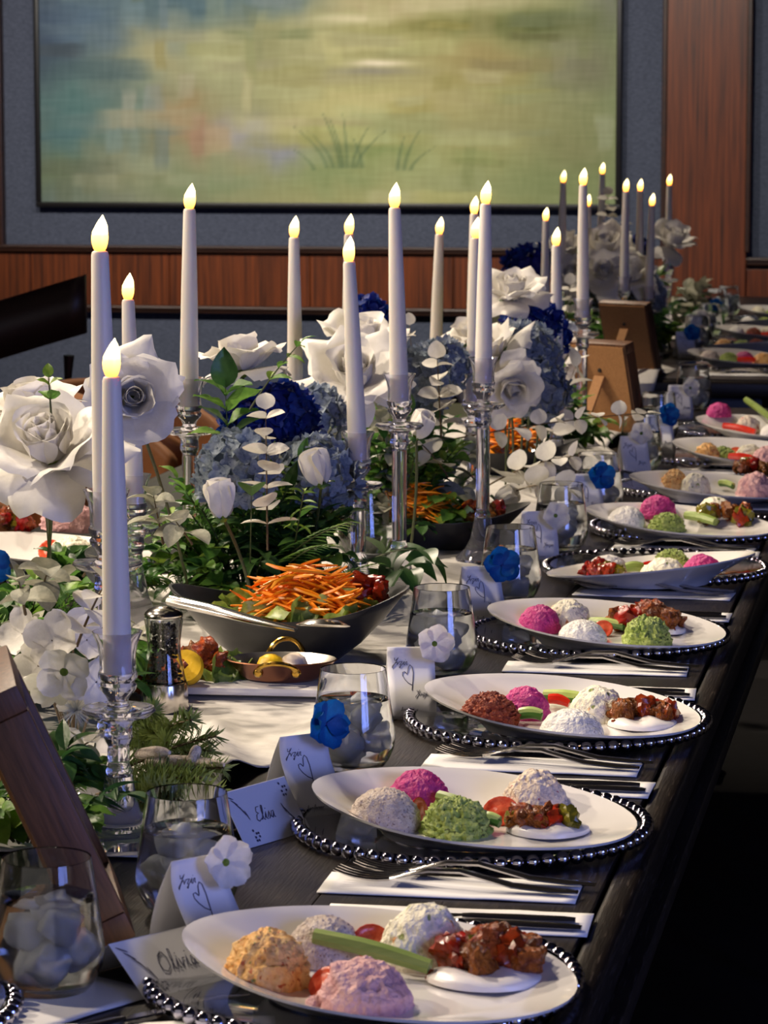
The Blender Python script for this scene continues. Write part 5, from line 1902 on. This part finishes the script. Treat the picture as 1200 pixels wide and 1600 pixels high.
# -- hydrangeas
head((-0.9266, 3.8913, 0.9569), 0.052, 'pale_blue', 'powder blue hydrangea left of the white leaf spire', 40, 62, .0155, (-0.1713, -0.7666, 0.6189), (-0.9338, 4.0235))
head((-0.8393, 4.0082, 0.9414), 0.050, 'pale_blue', 'powder blue hydrangea beside the leaning candle holder', 41, 58, .0155, (0.3449, -0.6903, 0.6360), (-0.8787, 4.0629))
head((-0.9093, 4.2889, 0.9935), 0.043, 'pale_blue', 'powder blue hydrangea under the big open rose', 42, 50, .0165, (0.1197, -0.6397, 0.7593), (-0.9086, 4.3372))
head((-0.8305, 4.7155, 1.0068), 0.056, 'pale_blue', 'powder blue hydrangea behind the tallest crystal holder', 43, 62, .0165, (0.0130, -0.6558, 0.7548), (-0.8291, 4.7091))
head((-0.8260, 4.9227, 1.0166), 0.045, 'pale_blue', 'smaller powder blue hydrangea in the middle bunch', 44, 46, .0165, (0.3254, -0.5861, 0.7420), (-0.8249, 4.8688))
head((-0.7560, 5.3950, 0.9989), 0.065, 'pale_blue', 'powder blue hydrangea below the navy blossoms', 45, 70, .018, (0.2250, -0.6161, 0.7548), (-0.7646, 5.4243))
head((-0.7173, 5.3441, 0.9456), 0.050, 'pale_blue', 'shadowed powder blue hydrangea beside a crystal cup', 46, 50, .018, (0.4650, -0.6947, 0.5488), (-0.7416, 5.4287))
head((-1.0393, 9.0794, 0.9574), 0.077, 'pale_blue', 'distant powder blue hydrangea under the far roses', 47, 44, .028, (0.1397, -0.7463, 0.6508), (-.98, 9.3, TZ))
head((-0.9046, 8.9978, 0.9243), 0.063, 'pale_blue', 'distant powder blue hydrangea by the far stems', 48, 40, .028, (0.2448, -0.7221, 0.6470), (-.98, 9.3, TZ))
head((-0.8542, 4.8394, 0.8084), .036, 'ice_blue', 'icy white hydrangea above the charcoal bowl', 49, 26, .018, (0.1197, -0.6397, 0.7593), (-0.8291, 4.7091), 'icy white hydrangeas')
head((-0.9266, 7.3480, 0.8848), .06, 'ice_blue', 'icy white hydrangea beside the second tan frame', 50, 34, .024, (0.1197, -0.6397, 0.7593), (-0.8938, 7.0969), 'icy white hydrangeas')
# -- navy blossoms
head((-0.9493, 4.0767, 0.9963), .040, 'navy', 'navy blue blossom under the profile rose', 51, 40, .019, (-0.0914, -0.6641, 0.7420), (-0.9467, 4.0795), 'navy blossoms', 'navy_blossom')
head((-0.9209, 4.1341, 1.0031), .046, 'navy', 'larger navy blue blossom behind the white leaf spire', 52, 46, .019, (0.2250, -0.6161, 0.7548), (-0.9241, 4.1438), 'navy blossoms', 'navy_blossom')
head((-0.9356, 4.8619, 1.1020), .030, 'navy', 'small navy blossom peeking over the upper rose', 53, 26, .018, (0.0361, -0.1928, 0.9806), (-0.8956, 4.6209), 'navy blossoms', 'navy_blossom')
head((-0.7835, 5.7027, 1.0397), .048, 'navy', 'navy blossom under the flat white rose', 54, 44, .021, (0.1197, -0.6397, 0.7593), (-0.7814, 5.6294), 'navy blossoms', 'navy_blossom')
head((-0.7607, 5.7551, 1.0157), .042, 'navy', 'navy blossom behind the candle by the tan frame', 55, 36, .021, (0.3254, -0.5861, 0.7420), (-0.7647, 5.6870), 'navy blossoms', 'navy_blossom')
head((-1.1792, 8.5488, 1.0220), .060, 'navy', 'distant navy blossom before the wood rail', 56, 34, .028, (0.1197, -0.6397, 0.7593), (-1.15, 8.6, TZ), 'navy blossoms', 'navy_blossom')
head((-0.9712, 9.4081, 1.0220), .055, 'navy', 'distant navy blossom between far candles', 57, 30, .028, (0.1197, -0.6397, 0.7593), (-.95, 9.4, TZ), 'navy blossoms', 'navy_blossom')
# -- white silk hydrangea spray by the walnut frame
for k, (p, v, s) in enumerate([((-0.8752, 2.7685, 0.9224), (-0.3645, -0.7840, 0.5025), .026), ((-0.8261, 2.7066, 0.9279), (-0.0309, -0.9169, 0.3980), .028), ((-0.8380, 2.8060, 0.9205), (0.2992, -0.4715, 0.8296), .027), ((-0.8416, 2.7107, 0.9021), (-0.2311, -0.9729, 0.0000), .026), ((-0.8140, 2.7792, 0.9162), (0.6111, -0.5054, 0.6092), .025), ((-0.8061, 2.6764, 0.9032), (0.1804, -0.9638, -0.1961), .028), ((-0.7819, 2.6999, 0.8906), (0.6732, -0.7319, -0.1054), .029), ((-0.8264, 2.6911, 0.8876), (-0.1492, -0.8501, -0.5051), .024), ((-0.8051, 2.7140, 0.8749), (0.3371, -0.7350, -0.5883), .022)]):
    t = thing('white_orchid', ('white silk orchid blossom, outermost at the frame edge', 'white silk orchid blossom in the top row of the bunch', 'topmost white orchid blossom with green centre near the candle', 'white silk orchid blossom low on the walnut frame side', 'white orchid blossom touching the nearest candle', 'white orchid blossom with green centre in the middle', 'white orchid blossom beside the crystal drip pan', 'white silk orchid blossom above the frame top', 'lowest white orchid blossom, over the thistle')[k], 'flower', p, 0, 'white silk orchids above the walnut frame', towards(v, k))
    floret(t, MT['petal'], CTR_G if k % 3 == 2 else None, (0, 0, 0), Quaternion(), s, 4, 'petal', .45)
    stem_to(t, Vector(p), (-0.8710, 2.9095), 'brown_stem', .0012)
# thistle like white burst
t = thing('white_thistle', 'spiky white thistle burst below the white orchids', 'flower', (-0.8059, 2.7119, 0.8598), 0, None, towards((0.3735, -0.8745, 0.3094)))
mb = MB()
rr = random.Random(3)
for k in range(130):
    d = Vector((rr.gauss(0, 1), rr.gauss(0, 1), rr.gauss(.3, .9))).normalized() * .022 * rr.uniform(.7, 1.1)
    w = d.orthogonal().normalized() * .0006
    mb.add([w, -w, d], [(0, 1, 2)])
o = mb.build('spines', MT['ice_blue'], t)
o['kind'] = 'stuff'

# -- white leaf stems (silver-dollar like)
WL = 'stems of round white leaves'
for k, (a, b, n, ls, sag, lab) in enumerate([
    ((-0.8481, 3.7211, 0.8743), (-0.8657, 3.7914, 1.0485), 7, .040, .0, 'upright stem of paired white leaves in front of navy blossom'),
    ((-0.8211, 4.9080, 0.8952), (-0.4952, 5.0765, 0.9335), 9, .036, .012, 'long horizontal stem of round white leaves before the tan frame'),
    ((-0.7387, 4.8634, 0.8272), (-0.5838, 4.8483, 0.8827), 6, .044, .02, 'drooping stem of white leaves above the low rosebud'),
    ((-0.6900, 4.8207, 0.8227), (-0.5857, 4.7399, 0.8396), 4, .046, .02, 'short white leaf stem beside the white flower card'),
    ((-0.7801, 4.6626, 0.9207), (-0.7817, 4.6283, 1.0548), 5, .042, .0, 'upright white leaf stem before the middle hydrangea'),
    ((-0.7688, 4.6576, 0.8656), (-0.8212, 4.6056, 0.9357), 4, .040, .015, 'white leaf stem between two tall crystal stems'),
    ((-0.8893, 5.1151), (-0.9130, 5.1190, 1.0746), 8, .034, .0, 'tiny white leaf tip over the middle hydrangea'),
    ((-1.0203, 9.0830, 0.9574), (-1.0279, 9.2171, 1.2147), 9, .048, .0, 'distant white leaf spire beside the topmost far candle'),
    ((-0.9659, 9.2050, 1.0302), (-0.9732, 9.2224, 1.1758), 4, .03, .0, 'distant thin white leaf tip'),
    ((-1.0261, 8.2022, 0.8947), (-1.0197, 8.2157, 0.9905), 3, .050, .0, 'white leaf tip beside the tall candle by the tan frame'),
    ((-0.8174, 2.7577, 0.9134), (-0.7766, 2.7337, 0.9866), 4, .034, .01, 'thin white leaf stem crossing the nearest candle'),
    ((-0.7314, 5.5277, 0.7986), (-0.7194, 5.9605, 0.9579), 4, .06, .02, 'tall white leaf stem before the first tan frame'),
    ((-0.7962, 2.7451, 0.7849), (-0.8078, 2.6485, 0.8476), 3, .030, .01, 'white leaf stem behind the walnut frame strut'),
    ((-0.7983, 2.6465, 0.8181), (-0.7697, 2.6552, 0.8447), 3, .028, .01, 'small white leaf stem at the foot of the nearest holder')]):
    sprig('round', a, b, n, ls, lab, 60 + k, WL, 'white_leaf_stem', sag, True, .12, 1.0, 'foliage', .35)
for k, (a, b, n, ls, lab) in enumerate([((-0.8904, 3.3614, 0.9299), (-0.8898, 3.3181, 0.9913), 3, .055, 'grey green cupped leaves beside the double holders'), ((-0.8575, 3.3675, 0.9299), (-0.8514, 3.2711, 0.9686), 2, .055, 'grey green leaf pair under the white rosebud'),
                                        ((-0.8695, 2.8037, 0.9485), (-0.8172, 2.6664, 1.0013), 3, .055, 'broad grey green leaves under the largest rose'), ((-0.8517, 2.7049, 0.9520), (-0.8433, 2.6600, 0.9895), 2, .055, 'grey green leaves at the frame edge'),
                                        ((-0.8690, 2.9580, 0.9515), (-0.8288, 2.8673, 0.9851), 2, .05, 'grey green leaf in front of the far side plate')]):
    sprig('sage', a, b, n, ls, lab, 80 + k, 'grey green leaf stems', 'leafy_sprig', .0, True, .3)

# -- named greens
sprig('dark', (-0.9361, 3.9945), (-0.8540, 3.6581, 0.9518), 0, .084, 'large upright dark leaf before the hydrangeas', 90, 'broad leaf sprigs', sag=0, pairs=False, start=.9, taper=.0, r=.0012)
sprig('broad', (-0.9600, 4.0186), (-0.9531, 3.9309, 1.0647), 4, .058, 'broad green leaves under the profile rose', 91, 'broad leaf sprigs', sag=.0, start=.72, taper=.1)
sprig('ruscus', (-0.9088, 3.8847, 1.0394), (-0.8440, 3.9082, 1.1280), 4, .045, 'curling tendril of fresh leaves over the profile rose', 92, 'fresh leaf tips', sag=.01, start=.3)
sprig('fresh', (-0.8735, 2.8735, 1.0991), (-0.8794, 2.8806, 1.1625), 2, .03, 'yellow green tip above the largest rose', 93, 'fresh leaf tips', sag=0, start=.55)
sprig('fern', (-0.9600, 4.1371), (-0.7160, 3.6193, 0.9276), 17, .046, 'feathery fern frond pointing at the leaning candle', 94, 'fern fronds', sag=.03, start=.15, taper=.65)
sprig('fern', (-0.9421, 4.1405), (-0.7363, 3.5918, 0.9028), 15, .042, 'shorter fern frond below the first one', 95, 'fern fronds', sag=.03, start=.15, taper=.65)
sprig('fern', (-0.8609, 3.9803), (-0.7184, 3.7936, 0.8509), 16, .040, 'dark fern frond beside the near salad', 96, 'fern fronds', sag=.02, start=.15, taper=.65)
sprig('ruscus', (-0.9152, 4.1455), (-0.7831, 3.6421, 0.9633), 8, .040, 'upright narrow leaf sprig beside the rosebud', 97, 'narrow leaf sprigs', sag=.0, start=.4)
sprig('dark', (-0.8524, 4.3477), (-0.6871, 3.9527, 0.8467), 3, .085, 'long dark leaves at the foot of the tallest holder', 98, 'dark leaf sprigs', sag=.02, start=.3, taper=.2)
sprig('dark', (-0.8401, 4.2847), (-0.6948, 3.8977, 0.8283), 3, .075, 'lower dark leaves at the foot of the tallest holder', 99, 'dark leaf sprigs', sag=.01, start=.3, taper=.2)
for k, (a, b, lab) in enumerate([((-0.8181, 2.8430), (-0.6950, 2.8196, 0.8178), 'fir branch beside the nearest holder pointing at the runner'), ((-0.8085, 2.7863), (-0.6661, 2.7184, 0.7865), 'low fir branch behind the second glass'),
                                 ((-0.8321, 2.9644), (-0.7310, 2.8649, 0.8237), 'upper fir branch below the pepper mill'), ((-0.7977, 2.8173), (-0.6752, 2.7693, 0.7971), 'middle fir branch on the runner edge'),
                                 ((-0.7976, 2.7046), (-0.6863, 2.6632, 0.7856), 'lowest fir branch on the table edge of the runner'), ((-0.8701, 3.1272), (-0.7555, 2.8574, 0.8015), 'short fir tip at the crystal stem'), ((-0.8009, 2.8763), (-0.7067, 2.8456, 0.7980), 'fir branch crossing behind the catkin twig'),
                                 ((-0.7838, 2.7909), (-0.6914, 2.7452, 0.7922), 'fir branch in front of the catkin twig'), ((-0.7629, 2.7385), (-0.6982, 2.6622, 0.7944), 'stubby fir branch at the holder foot'), ((-0.8517, 2.9608), (-0.7816, 2.9066, 0.8236), 'fir branch rising before the pepper mill')]):
    needles(a, b, lab, 110 + k, 'fir branches near the nearest holder', .026, 260, .012)
for k, (a, b, lab) in enumerate([((-0.7636, 2.8135, 0.7908), (-0.6753, 2.7697, 0.8002), 'long frosted catkin twig on the runner'), ((-0.7756, 2.8221, 0.7950), (-0.7346, 2.7901, 0.8057), 'short frosted catkin twig'), ((-0.7105, 2.7831, 0.7960), (-0.7048, 2.7866, 0.8145), 'upright frosted catkin tip')]):
    t = thing('frosted_catkin', lab, 'foliage', a, 0, 'frosted catkins')
    P_ = [p - Vector(a) for p in arc(a, b, .004, 8)]
    MB().tube(P_, [.004, .0055, .0058, .0058, .0058, .0056, .005, .004, .002], 10).build('fluffy_spike', MT['catkin'], t)

# -- body of greenery along the runner
def clump(name, centre, rx, ry, hz, n, seed, kinds, ls, where):
    rr = random.Random(seed)
    for k in range(n):
        a = rr.random() * 6.28
        el = rr.uniform(.08, 1.25)
        d = Vector((math.cos(a) * math.cos(el) * rx, math.sin(a) * math.cos(el) * ry, math.sin(el) * hz + .015))
        b0 = Vector((centre[0] + d.x * .12, centre[1] + d.y * .12, TZ + .012))
        b1 = Vector((centre[0] + d.x * rr.uniform(.75, 1.1), centre[1] + d.y * rr.uniform(.75, 1.1), TZ + .015 + d.z * rr.uniform(.7, 1.05)))
        kd = kinds[k % len(kinds)]
        dw = ('leaning plateward', 'leaning wallward', 'leaning chairward', 'leaning forward')[int(((a + .785) % 6.283) / 1.571) % 4] if el < .75 else 'upright'
        if kd == 'needle':
            needles(b0, b1, 'soft needle sprig ' + dw + ', ' + where, seed * 50 + k, 'soft needle sprigs ' + where, .02, 110, .02, True)
        else:
            nm = {'ruscus': 'narrow leaf sprig ', 'broad': 'broad leaf sprig ', 'fresh': 'fresh light leaf sprig ', 'dark': 'dark long leaf sprig ', 'sage': 'grey green sprig ', 'fern': 'fern frond ', 'round': 'white leaf sprig '}[kd]
            sprig(kd, b0, b1, 6 if kd != 'fern' else 14, ls * {'ruscus': 1.05, 'dark': 1.2, 'fern': .95, 'round': .75}.get(kd, 1), nm + dw + ', ' + where, seed * 50 + k, nm.strip() + 's ' + where, sag=.025, start=.28, taper=.4)


clump('a', (-0.9361, 3.9945), .165, .15, .20, 92, 3, ('ruscus', 'needle', 'broad', 'needle', 'dark', 'fresh', 'needle', 'ruscus', 'broad', 'dark'), .05, 'in the bunch behind the near salad')
clump('b', (-1.0207, 3.2485), .13, .20, .12, 48, 4, ('broad', 'fresh', 'dark', 'needle', 'broad', 'sage'), .055, 'in the nearest bunch by the walnut frame')
clump('b2', (-1.1496, 3.9263), .10, .16, .055, 26, 14, ('needle', 'fresh', 'broad', 'ruscus'), .05, 'between the two nearest bunches')
clump('h', (-0.8207, 2.5956), .12, .16, .07, 26, 17, ('broad', 'needle', 'fresh', 'dark'), .045, 'under the walnut frame strut')
clump('c', (-0.8593, 4.7035), .15, .22, .21, 56, 5, ('dark', 'broad', 'fresh', 'needle', 'sage', 'ruscus'), .052, 'in the middle bunch behind the charcoal bowl')
clump('d', (-0.8171, 6.0264), .14, .22, .15, 40, 6, ('dark', 'broad', 'needle', 'fresh', 'dark', 'round'), .058, 'in the bunch before the tan frames')
clump('e', (-.98, 9.05), .20, .35, .25, 18, 7, ('broad', 'dark', 'fresh', 'sage'), .085, 'in the far table bunch')
clump('f', (-.88, 10.3), .18, .45, .11, 10, 8, ('dark', 'sage', 'broad'), .08, 'low at the end of the far table')
clump('g', (-0.9422, 8.2506), .13, .25, .17, 10, 9, ('fresh', 'broad', 'dark'), .06, 'beside the second tan frame')

# ------------------------------------------------------------------ across the table and at the frame edge
o = charger(0, *(-1.3203, 4.3116), False, 'clear beaded charger across the table, behind the largest rose')
plate(*(-1.3178, 4.3104), R(20), 'white oval plate across the table behind the largest rose')
wop = 'on the plate across the table'
stew(*(-1.4140, 4.4142), .075, wop, 9, .6, seed=71)
dip('pink', *(-1.3403, 4.4872), .045, wop, 1.0, 1)
dip('herb', *(-1.2917, 4.3369), .036, wop, 1.0, 2)
tomato(*(-1.3240, 4.3308), wop, 0, .019, 60)
charger(0, *(-0.8349, 2.0613), True, 'beaded charger cut by the frame edge below the nearest glass')
napkin(*(-0.6673, 2.0884), R(60), 'folded paper napkin under the nearest glass')
napkin(*(-0.5781, 2.0516), R(15), 'folded paper napkin tip at the near table end')
knife(*(-0.6489, 2.0149), R(48), 'steel table knife in front of the nearest glass')
t = thing('silk_blossom', 'cobalt blue silk blossom cut by the frame edge', 'flower', (-0.9160, 2.7993, 0.9822), 0, None, towards((0.4628, -0.8336, 0.3015)))
floret(t, MT['petal_blue'], None, (0, 0, 0), Quaternion(), .02, 5, 'petal', .5)

# small crystal jar and empty glass among the flowers
j = thing('crystal_jar', 'small lidded crystal jar with pink salt among the flowers', 'jar', (-0.8458, 5.7838) + (TZ + .005,))
MB().lathe([(0, 0), (.03, 0), (.032, .01), (.032, .07), (.036, .078), (.033, .078), (.028, .07), (.028, .006), (0, .005)], 28).build('jar_body', MT['acrylic'], j)
MB().lathe([(0, .0055), (.027, .0065), (.027, .05), (0, .052)], 20).build('pink_salt', MT['d_pink'], j)
MB().lathe([(0, .0785), (.036, .0785), (.034, .084), (.015, .092), (.006, .097), (.009, .104), (0, .108)], 28).build('lid', MT['acrylic'], j)
tumbler(*(-0.8772, 4.5364), 'stemless glass standing behind the leaning candle holder', False)

# ------------------------------------------------------------------ settings of the far table
X2 = -.565
for i, y in enumerate((8.42, 8.95, 9.5, 10.05, 10.6)):
    charger(0, X2, y, False, 'beaded charger, %s along the far table' % ORD[i])
    plate(X2, y + .01, R((-15, 170, 0, 160, -5)[i]), 'white oval plate, %s along the far table' % ORD[i])
    w = 'on the %s plate of the far table' % ORD[i]
    for k, (kd, dx, dy) in enumerate([(('grey', 'apricot', 'white', 'white', 'herb'), -.085, .0), (('green', 'green', 'brown', 'green', 'green'), -.03, -.02), (('magenta', 'brown', 'herb', 'pink', 'brown'), .01, .03), (('apricot', 'herb', 'green', 'herb', 'magenta'), .065, -.01)]):
        dip(kd[i], X2 + dx, y + dy, .030, w, 1.1)
    if i < 3:
        stick('redpep', (X2 - .005, y - .03), (X2 + .045, y - .035), 'on the front of the %s far table plate' % ORD[i], .007)
        napkin(X2 + .03, y - .215, 0, 'white napkin before the %s plate of the far table' % ORD[i])
        fork(X2 + .14, y - .21, R(172), 'steel fork before the %s plate of the far table' % ORD[i])
        fork(X2 + .13, y - .235, R(174), 'second steel fork before the %s plate of the far table' % ORD[i])
for i, (p, lab) in enumerate([((-0.7394, 9.1083), 'by the nearest blue flower card'), ((-0.7573, 9.7799), 'by the white flower card'), ((-0.8022, 10.6998), 'by the farthest blue card'), ((-0.7784, 10.9345), 'farthest, near the pilaster')]):
    tumbler(p[0], p[1], 'far table water glass ' + lab, True, TZ, 'water glasses on the far table')
t_ = tumbler(*(-0.8417, 8.2887), 'empty looking clear glass at the near end of the far table', False)
for i, (p, b) in enumerate([((-0.7506, 8.7891), 1), ((-0.7915, 9.6186), 0), ((-0.7902, 10.2002), 1)]):
    favour_card(p[0], p[1], R(18), b, 'standing folded card with %s flower on the far table, %s in depth' % ('blue' if b else 'white', ORD[i]), i, (.018, .075))
